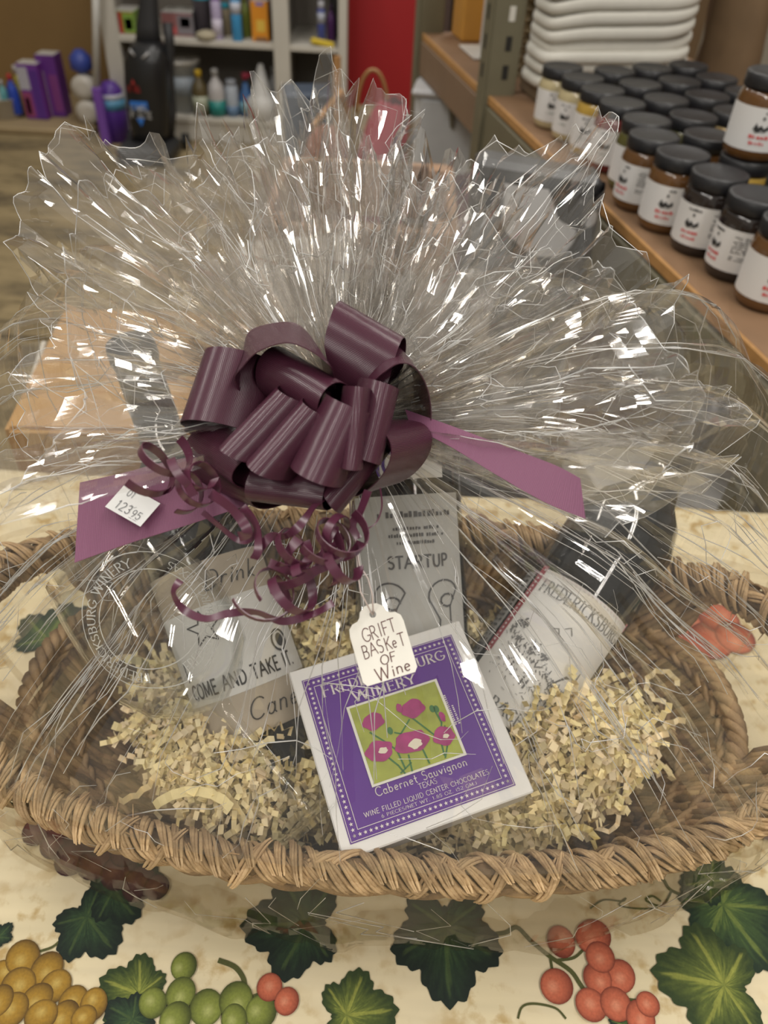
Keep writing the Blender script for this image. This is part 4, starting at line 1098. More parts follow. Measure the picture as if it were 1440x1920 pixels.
wrapo = thing('cellophane_wrap', (BC.x, BC.y, .001), 'clear crinkled cellophane gathered over the basket and fanned above the bow', 'cellophane')
GA = PX(650, 790, .362)
def zigzag(n, seed, lo=.4, hi=1.0, span=2 * math.pi, closed=True):
    """random sharp pleats: piecewise straight between uneven ridge angles"""
    r = random.Random(seed); a = sorted(r.uniform(0, span) for _ in range(n)); v = [(1 if i % 2 else -1) * r.uniform(lo, hi) for i in range(n)]
    if closed: a = [a[-1] - span] + a + [a[0] + span]; v = [v[-1]] + v + [v[0]]
    return lambda t: float(np.interp(t, a, v)), a
Z1, RA = zigzag(54, 3); Z2, _ = zigzag(150, 4, .2, 1)
def crumple(p, s, seed):
    c = noise.cell_vector(Vector(p) * s + Vector((seed, seed * 2, 0)))
    return c
def body_pt(th, t):
    e = oval(th, 1.035); e.z = rim_z(th) + .010
    o = (e - BC); o.z = 0; o.normalize()
    p = GA + (e - GA) * t
    bk = max(0, math.sin(th) + .25) ; sd = abs(math.cos(th))
    bul = (Vector((0, 0, 1)) * (.085 * min(1, bk) + .030 * sd) + o * (.085 * min(1, bk) + .01)) * math.sin(math.pi * t) ** .9
    p = p + bul
    am = (.016 * t ** .6 * (1 - t * .75)); p = p + (o * .6 + Vector((0, 0, 1)) * .8) * (Z1(th) * am + Z2(th) * am * .35)
    p = p + Vector((noise.noise(p * 22), noise.noise(p * 22 + Vector((9, 0, 0))), noise.noise(p * 22 + Vector((0, 9, 0))))) * .006 * math.sin(math.pi * min(1, t * 1.02))
    return p
NT = 400
mb = MB(); mb.grid(lambda i, j: body_pt(2 * math.pi * i, .012 + .988 * j), NT, 22, wrap=True)
mb.build('body_film', M_film, wrapo)
# film outside the basket: from the rim down and under
def low_pt(th, t):
    e = oval(th, 1.035); e.z = rim_z(th) + .010; o = (e - BC); o.z = 0; o.normalize()
    bul = .014 * math.sin(math.pi * min(1, t * 1.1)) + .018 * Z1(th) * t * (1 - t * .2) * .6 + .008 * Z2(th) * t * .4
    k = 1.035 * (1 - .05 * t) if t < .86 else 1.035 * (.957 - .9 * (t - .86))
    p = oval(th, k); zz = e.z * max(0, 1 - t / .86)
    p.z = max(.0065, zz + .0065); return p + o * max(-.02, bul)
mb = MB(); mb.grid(lambda i, j: low_pt(2 * math.pi * i, j), NT, 12, wrap=True)
mb.build('lower_film', M_film_low, wrapo)
# fan of film above the tie: outline in the order right, over the top, left
def fan(edge, seed, n=340, nr=20, amp=.016, back=0.0, nz=46):
    E = [PX(*q) for q in edge]; m = len(E)
    zz, ra = zigzag(nz, seed, .35, 1, 1.0, False); z2, _ = zigzag(nz * 3, seed + 50, .2, 1, 1.0, False)
    # chord lengths for even steps
    cl = np.concatenate([[0], np.cumsum([(E[i + 1] - E[i]).length for i in range(m - 1)])]); cl /= cl[-1]
    def edge_pt(s): return Vector([float(np.interp(s, cl, [e[k] for e in E])) for k in range(3)])
    def f(s, t):
        s0 = s; e = edge_pt(s); d = e - GA; L_ = d.length
        if t > .25: s = min(1, max(0, s + (t - .25) * (.020 * noise.noise((s * 14, t * 2.5, seed)) + .014 * noise.noise((s * 40, t * 6, seed)))))
        nrm = d.cross(edge_pt(min(1, s0 + .01)) - edge_pt(max(0, s0 - .01)))
        nrm = nrm.normalized() if nrm.length > 1e-9 else -FWD
        jag = 1 + .025 * zz(s) + .012 * z2(s)
        p = GA + d * (t * (jag if t > .5 else 1))
        k = t ** .75 * (1 if t < .8 else 1 - (t - .8) * .6)
        p = p + nrm * (zz(s) * amp * k + z2(s) * amp * .4 * k + back * math.sin(math.pi * t * .8))
        if t > .12:
            c = crumple(p, 26, seed) - Vector((.5, .5, .5)); q = noise.noise_vector(p * 16)
            p = p + (c * .0025 + q * .005 + noise.noise_vector(p * 8) * .010 + noise.noise_vector(p * 40) * .0022) * min(1, (t - .12) * 2)
        return p
    return f, zz, ra
EDGE_A = [(1180, 985, .330), (1330, 930, .335), (1368, 865, .345), (1372, 698, .365), (1265, 640, .375), (1272, 506, .385), (1150, 470, .395), (1128, 380, .40), (1132, 225, .405), (985, 250, .42), (905, 240, .43), (800, 290, .435),
          (770, 170, .44), (690, 195, .44), (600, 113, .44), (545, 150, .44), (455, 300, .44), (395, 255, .43), (320, 285, .425), (178, 218, .41), (92, 268, .40), (80, 350, .395), (6, 352, .385), (30, 500, .375), (128, 660, .365), (70, 740, .355), (30, 845, .345), (0, 960, .335)]
EDGE_B = [(1130, 1000, .300), (1280, 880, .305), (1300, 760, .310), (1180, 560, .325), (1080, 470, .335), (960, 420, .35), (860, 330, .365), (720, 300, .375), (620, 250, .38), (520, 300, .375), (420, 290, .365), (300, 340, .35), (170, 330, .34), (120, 440, .33), (150, 620, .32), (180, 760, .31), (60, 880, .30), (20, 985, .295)]
EDGE_C = [(1010, 720, .41), (1090, 560, .425), (1000, 400, .44), (880, 300, .455), (740, 240, .465), (610, 200, .47), (480, 240, .465), (350, 330, .45), (240, 420, .44), (200, 560, .42), (230, 720, .40)]
FF = []
for k, (E_, sd_, am_) in enumerate(((EDGE_A, 11, .020), (EDGE_B, 23, .018), (EDGE_C, 37, .022))):
    f, zz, ra = fan(E_, sd_, amp=am_, nz=(40, 34, 30)[k]); FF.append((f, ra))
    mb = MB(); mb.grid(lambda i, j: f(i, .02 + .98 * j), 340, 20); mb.build('fan_film', M_film_fan, wrapo)
for k, (E_, kk, sd_) in enumerate(((EDGE_A, .52, 71), (EDGE_C, .62, 83), (EDGE_B, .42, 97))):      # inner gathers: the bunched film close to the tie
    def shrink(q, kk=kk): p = GA + (PX(*q) - GA) * kk; return p
    E2 = [shrink(q) for q in E_]
    _PX = PX; PX = lambda *a: E2[a[0]]
    f, zz, ra = fan([(i,) for i in range(len(E2))], sd_, amp=.009, nz=90); PX = _PX
    mb = MB(); mb.grid(lambda i, j: f(i, .02 + .98 * j), 340, 10); mb.build('fan_film', M_film_in, wrapo)
# raised fold lines: thin rolled ridges in the film
mb = MB()
def ridge(fn, pts, r):
    P = [fn(*q) for q in pts]; n = len(P); mb.tube(P, [r * (.35 + .65 * math.sin(math.pi * (i + .5) / n)) for i in range(n)], 5, False)
R_ = random.Random(5)
for k in range(230):                       # taut folds from the tie to the rim
    th = R_.choice(RA) + R_.gauss(0, .02) if R_.random() < .5 else R_.uniform(math.pi * .95, math.pi * 2.05)
    t0 = R_.uniform(.03, .6); t1 = min(1., t0 + R_.uniform(.15, .7)); dr = R_.gauss(0, .05); n = 6; kn = R_.gauss(0, .02)
    ridge(body_pt, [(th + dr * (i / n) + (kn if i > n * .6 else 0), t0 + (t1 - t0) * i / n) for i in range(n + 1)], R_.uniform(.00014, .00044))
for k in range(150):                       # crooked cross folds
    th = R_.uniform(math.pi * .9, math.pi * 2.1); t = R_.uniform(.25, .98); P = [(th, t)]; d = R_.uniform(0, 6.28)
    for i in range(R_.randint(2, 6)):
        d += R_.gauss(0, .7); l = R_.uniform(.02, .06); th += math.cos(d) * l * 1.2; t = min(1, max(.05, t + math.sin(d) * l)); P.append((th, t))
    ridge(body_pt, P, R_.uniform(.00014, .00036))
for k in range(70):
    th = R_.uniform(math.pi * .98, math.pi * 2.02); t = R_.uniform(0, .4); P = [(th, t)]
    for i in range(R_.randint(2, 4)): th += R_.gauss(0, .05); t = min(.84, t + R_.uniform(.04, .16)); P.append((th, t))
    ridge(low_pt, P, R_.uniform(.00014, .00036))
for (f, ra), cnt in zip(FF, (330, 220, 60)):
    for k in range(cnt):
        if R_.random() < .5:
            s = R_.choice(ra) if R_.random() < .6 else R_.random(); t0 = R_.uniform(.08, .75); t1 = min(1, t0 + R_.uniform(.08, .4)); n = 8; dr = R_.gauss(0, .012)
            ridge(f, [(min(1, max(0, s + dr * i / n)), t0 + (t1 - t0) * i / n) for i in range(n + 1)], R_.uniform(.00012, .00036))
        else:
            s = R_.random(); t = R_.uniform(.3, 1); P = [(s, t)]; d = R_.uniform(0, 6.28)
            for i in range(R_.randint(2, 6)):
                d += R_.gauss(0, .9); l = R_.uniform(.015, .07); s = min(1, max(0, s + math.cos(d) * l * .35)); t = min(1, max(.1, t + math.sin(d) * l)); P.append((s, t))
            ridge(f, P, R_.uniform(.00012, .00036))
o = mb.build('film_creases', M_crease, wrapo, True); o['kind'] = 'stuff'
# folded free edges of the film
for f, ra in FF[:2]:
    mb = MB(); mb.tube([f(i / 340, 1.0) for i in range(341)], .00022, 5, False); mb.build('film_edge', M_crease, wrapo, True)
# ================================================================== BACKGROUND: shelving with cleaning supplies
M_white = plain('white_paint', (.55, .52, .46), .6, nscale=6, namp=.08)
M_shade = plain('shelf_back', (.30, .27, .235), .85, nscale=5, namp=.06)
SY, SB = 4.10, 4.62
def sx_(u, v): return PY(u, v, SY)
xL, xM, xR = sx_(205, 60).x, sx_(528, 100).x, sx_(642, 100).x
z1 = (sx_(215, 68).z + sx_(520, 84).z) / 2; z0 = (sx_(400, 222).z + sx_(520, 232).z) / 2; ztop = z1 + .55
shelf = thing('shelving_unit', ((xL + xM) / 2, SY, FLOOR), 'white painted shelving unit crowded with cleaning supplies at the back', 'shelves')
dp = SB - SY
for x in (xL, xM, xR):
    MB().box((x, SY + .02, (ztop + FLOOR) / 2), (.075 if x != xR else .04, .04, ztop - FLOOR), bev=.003).build('post', M_white, shelf)
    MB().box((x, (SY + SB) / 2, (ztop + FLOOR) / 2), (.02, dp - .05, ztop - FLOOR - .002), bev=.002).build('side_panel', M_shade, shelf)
for z in (z0, z1, ztop - .02):
    MB().box(((xL + xM) / 2, (SY + SB) / 2, z - .012), (xM - xL - .02, dp - .02, .024), bev=.002).build('shelf_board', M_white, shelf)
    MB().box(((xM + xR) / 2, (SY + SB) / 2, z - .012), (xR - xM - .02, dp - .02, .024), bev=.002).build('shelf_board', M_white, shelf)
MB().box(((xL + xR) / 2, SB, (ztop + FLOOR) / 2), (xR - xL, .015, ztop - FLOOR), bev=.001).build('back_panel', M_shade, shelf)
MB().box(((xL + xM) / 2, SY + .03, (FLOOR + z0 - .024) / 2), (xM - xL - .08, .02, z0 - .024 - FLOOR - .002)).build('kick_board', M_white, shelf)
PL = {}
def pm(c, rough=.4):
    k = tuple(round(x, 3) for x in c)
    if k not in PL: PL[k] = plain('packaging_%d' % len(PL), c, rough, nscale=25, namp=.08)
    return PL[k]
def wpx(px, y): return px * y / F_PX * 1.03 / math.cos(PITCH) * .80
def carton(u0, u1, vt, zb, y, front, side, label, stripe=None, depth=.10, name='carton', cat='box', rz=0.):
    """cardboard box standing on zb whose front spans u0..u1 and reaches up to vt in the photograph"""
    P = PY((u0 + u1) / 2, vt, y); x0, x1 = PY(u0, vt + 20, y).x, PY(u1, vt + 20, y).x; h = P.z - zb; wd = x1 - x0
    c = Vector(((x0 + x1) / 2, y + depth / 2, zb))
    o = thing(name, c, label, cat); M = Matrix.Rotation(rz, 3, 'Z')
    MB().box(c + Vector((0, 0, h / 2 + .001)), (wd, depth, h), M, .002).build('body', pm(side), o)
    MB().box(c + M @ Vector((0, -depth / 2 - .0006, h / 2)), (wd * .97, .001, h * .96), M).build('front_print', pm(front), o)
    MB().box(c + Vector((0, 0, h + .001)), (wd * .94, depth * .9, .002), M).build('top_flap', pm((.62, .60, .56)), o)
    if stripe:
        for (a0, a1, b0, b1, cc) in stripe:
            MB().box(c + M @ Vector(((a0 + a1 - 1) / 2 * wd, -depth / 2 - .0016, (b0 + b1) / 2 * h)), ((a1 - a0) * wd, .001, (b1 - b0) * h), M).build('printed_band', pm(cc), o)
    return o
def bottle2(u, vt, vb_z, y, wpx_, body, cap, label, band=None, shape='bottle', name='cleaner_bottle', cat='bottle'):
    P = PY(u, vt, y); zb = vb_z; h = P.z - zb; x = P.x; r = (PY(u + wpx_ / 2, vt, y).x - x); c = Vector((x, y, zb))
    o = thing(name, c, label, cat)
    prof = {'bottle': [(r * .9, 0), (r, .02 * h), (r, .55 * h), (r * .85, .68 * h), (r * .4, .80 * h), (r * .35, .86 * h)], 'can': [(r * .95, 0), (r, .01 * h), (r, .80 * h), (r * .8, .84 * h)],
            'spray': [(r, 0), (r, .45 * h), (r * .5, .66 * h), (r * .32, .78 * h)], 'tub': [(r * .82, 0), (r, .9 * h), (r * 1.04, .91 * h), (r * 1.04, .94 * h)]}[shape]
    MB().lathe(prof, c, n=20).build('body', pm(body), o, True)
    if shape == 'can': cp = [(r * .82, .84 * h), (r * .82, .97 * h), (r * .6, h)]
    elif shape == 'tub': cp = [(r * 1.08, .93 * h), (r * 1.08, .99 * h), (r * .9, h)]
    else: cp = [(r * .42, .85 * h), (r * .42, .98 * h), (r * .3, h)]
    MB().lathe(cp, c, n=16).build('cap', pm(cap), o, True)
    if shape == 'spray': MB().box(c + Vector((r * .25, 0, h * .95)), (r * 1.3, r * .6, h * .09), None, .002).build('trigger', pm(cap), o)
    if band: MB().lathe([(r * 1.01, band[1] * h), (r * 1.015, band[2] * h)], c, n=20).build('label_band', pm(band[0]), o, True)
    return o
# upper shelf
carton(212, 252, 22, z1, SY + .06, (.45, .03, .03), (.20, .32, .05), 'red and green carton with white lid left of the vacuum', [(.45, 1, .05, .95, (.22, .36, .06)), (.55, .9, .2, .7, (.5, .48, .46))], .16)
carton(303, 362, 24, z1, SY + .07, (.28, .12, .12), (.16, .15, .16), 'grey and pink printed carton on the top shelf right of the vacuum', [(.05, .45, .1, .4, (.55, .1, .1)), (.5, 1, .1, .9, (.22, .2, .22)), (.6, .9, .4, .8, (.5, .12, .18))], .16)
carton(306, 350, -25, z1 + .185, SY + .08, (.45, .10, .10), (.35, .4, .45), 'red and pale blue carton lying on the grey pink carton', [(.5, 1, .1, .9, (.30, .42, .52))], .14)
bottle2(376, -8, z1, SY + .12, 34, (.10, .09, .12), (.02, .35, .48), 'dark tub with turquoise lid on the top shelf', None, 'tub', 'plastic_tub', 'tub')
bottle2(402, -14, z1, SY + .06, 20, (.42, .36, .52), (.34, .20, .58), 'lilac aerosol can with purple cap on the top shelf', ((.55, .5, .6), .1, .45), 'can', 'aerosol_can', 'can')
bottle2(420, 5, z1, SY + .16, 22, (.24, .20, .13), (.02, .3, .42), 'small brown jar with turquoise lid between two aerosol cans', None, 'can', 'storage_jar', 'jar')
bottle2(439, -18, z1, SY + .05, 20, (.05, .28, .55), (.55, .56, .6), 'blue aerosol can with white top beside the orange box', ((.5, .52, .6), .55, .78), 'can', 'aerosol_can', 'can')
bottle2(457, -10, z1, SY + .14, 20, (.16, .20, .03), (.2, .22, .05), 'olive green bottle behind the orange box', None, 'bottle', 'cleaner_bottle')
carton(470, 502, 3, z1, SY + .05, (.72, .28, .02), (.55, .20, .02), 'orange box with yellow flower print on the top shelf', [(.3, .8, .25, .55, (.75, .5, .08)), (.3, .75, .9, .98, (.2, .2, .5)), (.2, .9, .02, .12, (.25, .12, .05))], .08)
bottle2(514, 0, z1, SY + .16, 26, (.10, .11, .07), (.05, .05, .05), 'dark bottle beside the white middle post', None, 'bottle')
bottle2(602, 2, z1, SY + .07, 15, (.06, .08, .28), (.5, .5, .55), 'slim navy blue tube standing right of the white post', ((.4, .42, .5), .5, .75), 'can', 'spray_tube', 'tube')
bottle2(620, 8, z1, SY + .13, 16, (.10, .03, .14), (.05, .02, .06), 'dark purple bottle at the right end of the shelf', None, 'bottle')
yb = PY(605, 78, SY + .03)
o = thing('utility_knife', (yb.x, SY + .03, z1), 'yellow plastic tool lying at the right end of the shelf', 'tool')
MB().box((yb.x, SY + .03, z1 + .014), (.11, .03, .024), Matrix.Rotation(.15, 3, 'Y'), .005).build('handle', pm((.65, .48, .04)), o)
MB().box((yb.x + .05, SY + .03, z1 + .012), (.04, .02, .012), None, .002).build('tip', pm((.2, .18, .16)), o)
o = MB().lathe([(.035, 0), (.05, .008), (.048, .025), (.02, .035), (.001, .036)], (PY(385, 68, SY + .02).x, SY + .045, z1), n=16).build('rag_bundle', pm((.40, .35, .25), .9), None, True); tag(o, 'small beige rag bundle at the front of the top shelf', 'rag')
# lower shelf
bottle2(338, 108, z0, SY + .14, 66, (.42, .44, .44), (.60, .58, .54), 'translucent white bucket with lid behind the vacuum', ((.35, .40, .46), .35, .7), 'tub', 'lidded_bucket', 'bucket')
bottle2(370, 130, z0, SY + .06, 30, (.10, .075, .03), (.55, .36, .02), 'amber bottle with yellow cap on the lower shelf', ((.38, .40, .30), .12, .45), 'bottle')
bottle2(401, 128, z0, SY + .06, 31, (.48, .46, .46), (.35, .34, .33), 'white bottle with teal label on the lower shelf', ((.02, .22, .20), .03, .36), 'bottle')
bottle2(432, 148, z0, SY + .08, 24, (.40, .44, .50), (.30, .32, .36), 'pale grey spray can between the teal label and blue bottles', ((.12, .2, .32), .02, .3), 'can', 'aerosol_can', 'can')
bottle2(458, 136, z0, SY + .10, 26, (.05, .14, .34), (.28, .02, .05), 'blue spray bottle with dark red trigger on the lower shelf', ((.2, .4, .5), .1, .35), 'spray', 'spray_bottle')
p = PY(488, 120, SY + .08)
o = MB().lathe([(.075, 0), (.075, .09), (.055, .10), (.050, .11), (.012, p.z - z0), (.001, p.z - z0 + .002)], (p.x, SY + .08, z0), n=20).build('paper_cone', pm((.58, .57, .55)), None, True); tag(o, 'white cone standing on a white pot on the lower shelf', 'cone')
bottle2(512, 125, z0, SY + .16, 22, (.36, .36, .36), (.3, .3, .3), 'grey plastic bottle right of the white cone', None, 'bottle')
bottle2(226, 92, z0, SY + .10, 24, (.5, .5, .48), (.13, .16, .5), 'white bottle with blue cap between left post and vacuum', None, 'bottle')
# ledge things
p = PY(16, 172, 4.2); r = .085
o = thing('white_tub', (PY(14, 200, 4.22).x, 4.22, LEDGE_Z), 'round white tub holding bottles on the low ledge', 'tub')
tbz = PY(14, 180, 4.22).z - LEDGE_Z; cx = PY(10, 200, 4.22).x
MB().lathe([(r * .85, .002), (r * .98, tbz), (r * 1.02, tbz), (r * .94, tbz - .005), (r * .8, .01)], (cx, 4.22, LEDGE_Z), n=28).build('body', pm((.62, .60, .56)), o, True)
bottle2(15, 138, LEDGE_Z + .02, 4.20, 20, (.02, .06, .42), (.45, .03, .03), 'blue bottle with red cap in the white tub', None, 'bottle')
bottle2(0, 150, LEDGE_Z + .02, 4.24, 16, (.15, .42, .44), (.5, .5, .5), 'teal bottle at the left edge in the white tub', None, 'bottle')
bottle2(25, 122, LEDGE_Z + .02, 4.26, 14, (.55, .50, .06), (.6, .58, .55), 'yellow spray bottle with white trigger in the white tub', None, 'spray', 'spray_bottle')
carton(32, 72, 121, LEDGE_Z, 4.19, (.16, .04, .30), (.14, .03, .22), 'purple and white carton standing on the ledge beside the tub', [(0, .5, .55, .95, (.45, .44, .5)), (.0, .45, .05, .5, (.30, .06, .16)), (.55, .95, .02, .9, (.10, .03, .25)), (.1, .3, .1, .4, (.5, .42, .5))], .10)
carton(68, 104, 104, LEDGE_Z, 4.25, (.13, .03, .24), (.12, .03, .20), 'taller purple carton with beige side on the ledge', [(0, .3, .02, .75, (.48, .42, .33)), (.5, .95, .1, .7, (.22, .05, .22))], .10)
# paper roll pack and refill bottle beside the pole
p = PY(166, 190, 4.2)
o = thing('paper_roll', (p.x, 4.2, LEDGE_Z), 'white paper rolls in a blue printed wrapper beside the white pole', 'paper rolls')
for k in range(2): MB().lathe([(.02, -.05), (.055, -.05), (.055, .05), (.02, .05)], (p.x, 4.2, LEDGE_Z + .056 + .111 * k), (0, 1, 0), 24).build('roll', pm((.60, .56, .50)), o, True)
MB().lathe([(.02, 0), (.052, .02), (.05, .07), (.02, .10), (.001, .102)], (p.x, 4.2, LEDGE_Z + .225), n=16).build('wrapper', pm((.05, .08, .36)), o, True)
p = PY(203, 150, 4.06)
o = thing('detergent_bottle', (p.x, 4.06, FLOOR), 'purple detergent bottle with blue label beside the pole', 'bottle')
hb = p.z - FLOOR
MB().lathe([(.06, 0), (.062, hb * .5), (.055, hb * .85), (.03, hb * .97), (.001, hb)], (p.x, 4.06, FLOOR), n=22).build('body', pm((.09, .03, .26)), o, True)
MB().lathe([(.0626, hb * .55), (.0600, hb * .72)], (p.x, 4.06, FLOOR), n=22).build('label_band', pm((.10, .30, .48)), o, True)
MB().lathe([(.0606, hb * .72), (.0575, hb * .80)], (p.x, 4.06, FLOOR), n=22).build('white_band', pm((.5, .5, .56)), o, True)
pt, pb = PY(178, -120, 3.98), PY(181, 163, 3.98)
o = thing('floor_mop', (pb.x, 3.98, FLOOR), 'white mop pole with purple grip leaning by the shelves', 'mop')
MB().tube([pb, pt], .016, 12).build('pole', pm((.62, .61, .58)), o, True)
MB().box((pb.x, 3.98, (pb.z + FLOOR) / 2), (.042, .04, pb.z - FLOOR - .002), None, .004).build('grip', pm((.20, .08, .42)), o)
# narrow folded ironing-grey strip left of the post
p = PY(188, 60, 4.3); o = MB().box((p.x - .02, 4.45, (FLOOR + .9 + LEDGE_Z) / 2), (.035, .04, .9), None, .003).build('metal_strip', pm((.22, .20, .18)), None); tag(o, 'grey metal strip standing behind the white pole', 'strip')

# ---------------------------------------------------------------- vacuum cleaner
VY = 3.86
def vp(u, v): q = PY(u, v, VY); return q
M_blk = plain('black_plastic', (.012, .012, .013), .32, nscale=40, namp=.1)
M_blk2 = plain('black_plastic_matt', (.020, .020, .022), .55)
vb = vp(288, 285); vac = thing('vacuum_cleaner', (vb.x, VY, FLOOR), 'black upright vacuum cleaner standing before the white shelves', 'vacuum')
def sec(v, uL, uR, dpt): L0, R0 = vp(uL, v), vp(uR, v); return ((L0.x + R0.x) / 2, (R0.x - L0.x) / 2, L0.z, dpt)
def loft(secs, name, mat, n=20, p=3.0):
    m_ = MB(); V = []
    for (cx, hw, z, dd) in secs:
        for k in range(n):
            a = 2 * math.pi * k / n; V.append(Vector((cx + sgnpow(math.cos(a), 2 / p) * hw, VY + dd[0] + sgnpow(math.sin(a), 2 / p) * dd[1], z)))
    Fc = [(i * n + k, i * n + (k + 1) % n, (i + 1) * n + (k + 1) % n, (i + 1) * n + k) for i in range(len(secs) - 1) for k in range(n)]
    Fc += [tuple(range(n))[::-1], tuple((len(secs) - 1) * n + k for k in range(n))]
    return m_.add(V, Fc).build(name, mat, vac, True)
loft([sec(262, 250, 318, (0, .09)), sec(240, 250, 320, (0, .095)), sec(200, 242, 322, (0, .10)), sec(150, 237, 320, (0, .10)), sec(110, 236, 318, (0, .095)), sec(88, 244, 310, (0, .08)), sec(76, 252, 300, (.01, .06))], 'dust_tank', M_blk)
loft([sec(92, 252, 300, (.03, .05)), sec(50, 252, 294, (.035, .04)), sec(0, 258, 290, (.04, .035)), sec(-80, 264, 286, (.05, .03))], 'handle_column', M_blk2)
hz = vp(288, 283).z
MB().box((vb.x + .0, VY - .06, FLOOR + .045), (.25, .24, .075), None, .02).build('floor_head', M_blk2, vac)
for sx in (-.13, .13): MB().lathe([(.001, -.015), (.035, -.015), (.035, .015), (.001, .015)], (vb.x + sx, VY + .12, FLOOR + .036), (1, 0, 0), 18).build('wheel', M_blk, vac)
hs_ = [vp(312, 45) + Vector((0, .02, 0)), vp(318, 80), vp(314, 150) + Vector((0, .03, 0)), vp(322, 210), vp(318, 255)]
MB().tube(hs_, .022, 10).build('hose', M_blk2, vac, True)
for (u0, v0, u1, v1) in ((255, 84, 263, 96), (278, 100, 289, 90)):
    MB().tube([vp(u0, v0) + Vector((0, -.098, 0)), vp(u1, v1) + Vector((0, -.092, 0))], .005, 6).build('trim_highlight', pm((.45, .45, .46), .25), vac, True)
vs = 1 * VY / F_PX * .98
vo_ = vp(271, 185) + Vector((0, -.104, 0))
vmap = lambda x, y: Vector((vo_.x + x * .00272, vo_.y - .001, vo_.z + y * .0036))
vmap2 = lambda x, y: vmap(x, y) + Vector((0, -.001, 0))
MB().add([vmap(*p) for p in ((-14, 4), (15, 4), (15, -6), (-14, -6))], [(3, 2, 1, 0)]).add([vmap(*p) for p in ((-7, -15), (7, -15), (0, -25))], [(0, 2, 1)]).build('blue_badge', pm((.03, .18, .62)), vac)
ik = Ink(); ik.text('POWER', 0, -8, 7, .2, width=26); ik.text('FORCE', 2, -15, 7, .2, width=34); ik.build('badge_lettering', pm((.5, .5, .5)), vac, vmap2)
ik = Ink(); ik.text('BISSELL', -3, 15, 6, .2, width=20); ik.poly([(-6, 23), (0, 23), (-3, 29)]); ik.build('maker_lettering', pm((.42, .03, .03)), vac, vmap2)

# ================================================================== RIGHT RACK
M_olive = plain('olive_steel', (.15, .135, .085), .5, nscale=14, namp=.15)
M_board = plain('brown_board', (.21, .12, .062), .7, nscale=18, namp=.22)
M_edge = plain('worn_board_edge', (.40, .21, .07), .7, nscale=60, namp=.3)
SHZ = .08
e0, e1 = Vector((.373, .83, SHZ)), Vector((.038, 2.291, SHZ))
ed = (e1 - e0); ed.z = 0; ed.normalize(); er = Vector((ed.y, -ed.x, 0))
def rk(s, o, z=0.): return e0 + ed * s + er * o + Vector((0, 0, z))
RM = Matrix((er, ed, Vector((0, 0, 1)))).transposed()
rack = thing('steel_rack', rk(.4, .3, FLOOR - SHZ), 'olive steel rack with brown boards holding the jars at right', 'rack')
s_post = (PZ(922, 180, SHZ) - e0).dot(ed)
DPT = .62
def rbox(name, s0, s1, o0, o1, z0_, z1_, mat, bev=.002):
    return MB().box(rk((s0 + s1) / 2, (o0 + o1) / 2, (z0_ + z1_) / 2), (o1 - o0, s1 - s0, z1_ - z0_), RM, bev).build(name, mat, rack)
rbox('shelf_board', -.24, s_post + .02, 0.004, DPT, -.018, 0, M_board); rbox('shelf_board', s_post + .03, s_post + .62, 0.004, DPT, -.018, 0, M_board)
rbox('board_edge', -.24, s_post, -.001, .004, -.016, .0015, M_edge); rbox('board_edge', s_post + .04, s_post + .62, -.001, .004, -.016, .0015, M_edge)
rbox('front_beam', -.24, s_post, -.004, .012, -.135, -.019, M_olive); rbox('front_beam', s_post + .04, s_post + .62, -.004, .012, -.095, -.017, plain('brown_steel', (.20, .13, .08), .6, nscale=14, namp=.15))
rbox('lower_board', -.24, s_post + .6, .02, DPT, -.56, -.54, M_board)
for s in (s_post, -.18, s_post + .60):
    if s == -.18: rbox('post', s, s + .05, -.006, .05, FLOOR - SHZ, -.136, M_olive); continue
    rbox('post', s, s + .005, -.008, .055, FLOOR - SHZ, 1.15, M_olive)
    rbox('post', s, s + .05, -.012, -.008, FLOOR - SHZ, 1.15, M_olive)
M_hole = plain('slot_dark', (.015, .013, .01), .8)
for k in range(16): rbox('slot', s_post - .0012, s_post, .022, .034, .03 + .05 * k, .055 + .05 * k, M_hole if k != 2 else pm((.6, .58, .52)), 0)
for k in range(10): rbox('slot', s_post + .02, s_post + .03, -.0128, -.012, .03 + .05 * k, .055 + .05 * k, M_hole, 0)
# pegboard at the back of the rack
pgo = DPT + .02
M_peg = plain('pegboard', (.44, .42, .37), .75, nscale=5, namp=.05)
pg = thing('pegboard', rk(.3, pgo, 0), 'pale perforated pegboard behind the jars at the right edge', 'pegboard')
MB().box(rk(.36, pgo + .006, .35), (.008, 1.15, .72), RM).build('board', M_peg, pg)
mbh = MB()
for i in range(38):
    for j in range(14): mbh.lathe([(.0001, .0), (.0042, .0)], rk(-.18 + i * .0254 * 1.1, pgo + .0015, .04 + j * .045), er, 8)
oh = mbh.build('peg_hole', M_hole, pg); oh['kind'] = 'stuff'
# upper shelf things at the far bay
M_wick = seagrass('dark_wicker', (.10, .07, .035), (.32, .24, .13), 60)
def at_shelf(u, v, z=SHZ): return PZ(u, v, z)
p = rk(s_post + .20, .20, 0)
wb = thing('wicker_hamper', p, 'brown wicker hamper on the far bay of the rack', 'basket')
mbw = MB()
for k in range(16):
    z = .008 + .020 * k; kx = .088 + .0040 * k
    for sgn in (0, 1):
        pts = []
        for i in range(40):
            a = 2 * math.pi * i / 40; q = p + er * math.cos(a) * (kx + .004 * math.sin(i * math.pi / 2 + sgn * math.pi)) + ed * math.sin(a) * (kx * .8 + .004 * math.sin(i * math.pi / 2 + sgn * math.pi)) + Vector((0, 0, z + sgn * .009)); pts.append(q)
        mbw.tube(pts, .0062, 5, closed=True)
ow = mbw.build('weave', M_wick, wb, True); ow['kind'] = 'stuff'
MB().lathe([(.001, .004), (.10, .004), (.10, .002)], p, n=24).build('base', M_wick, wb)
p = rk(s_post + .545, .12, 0)
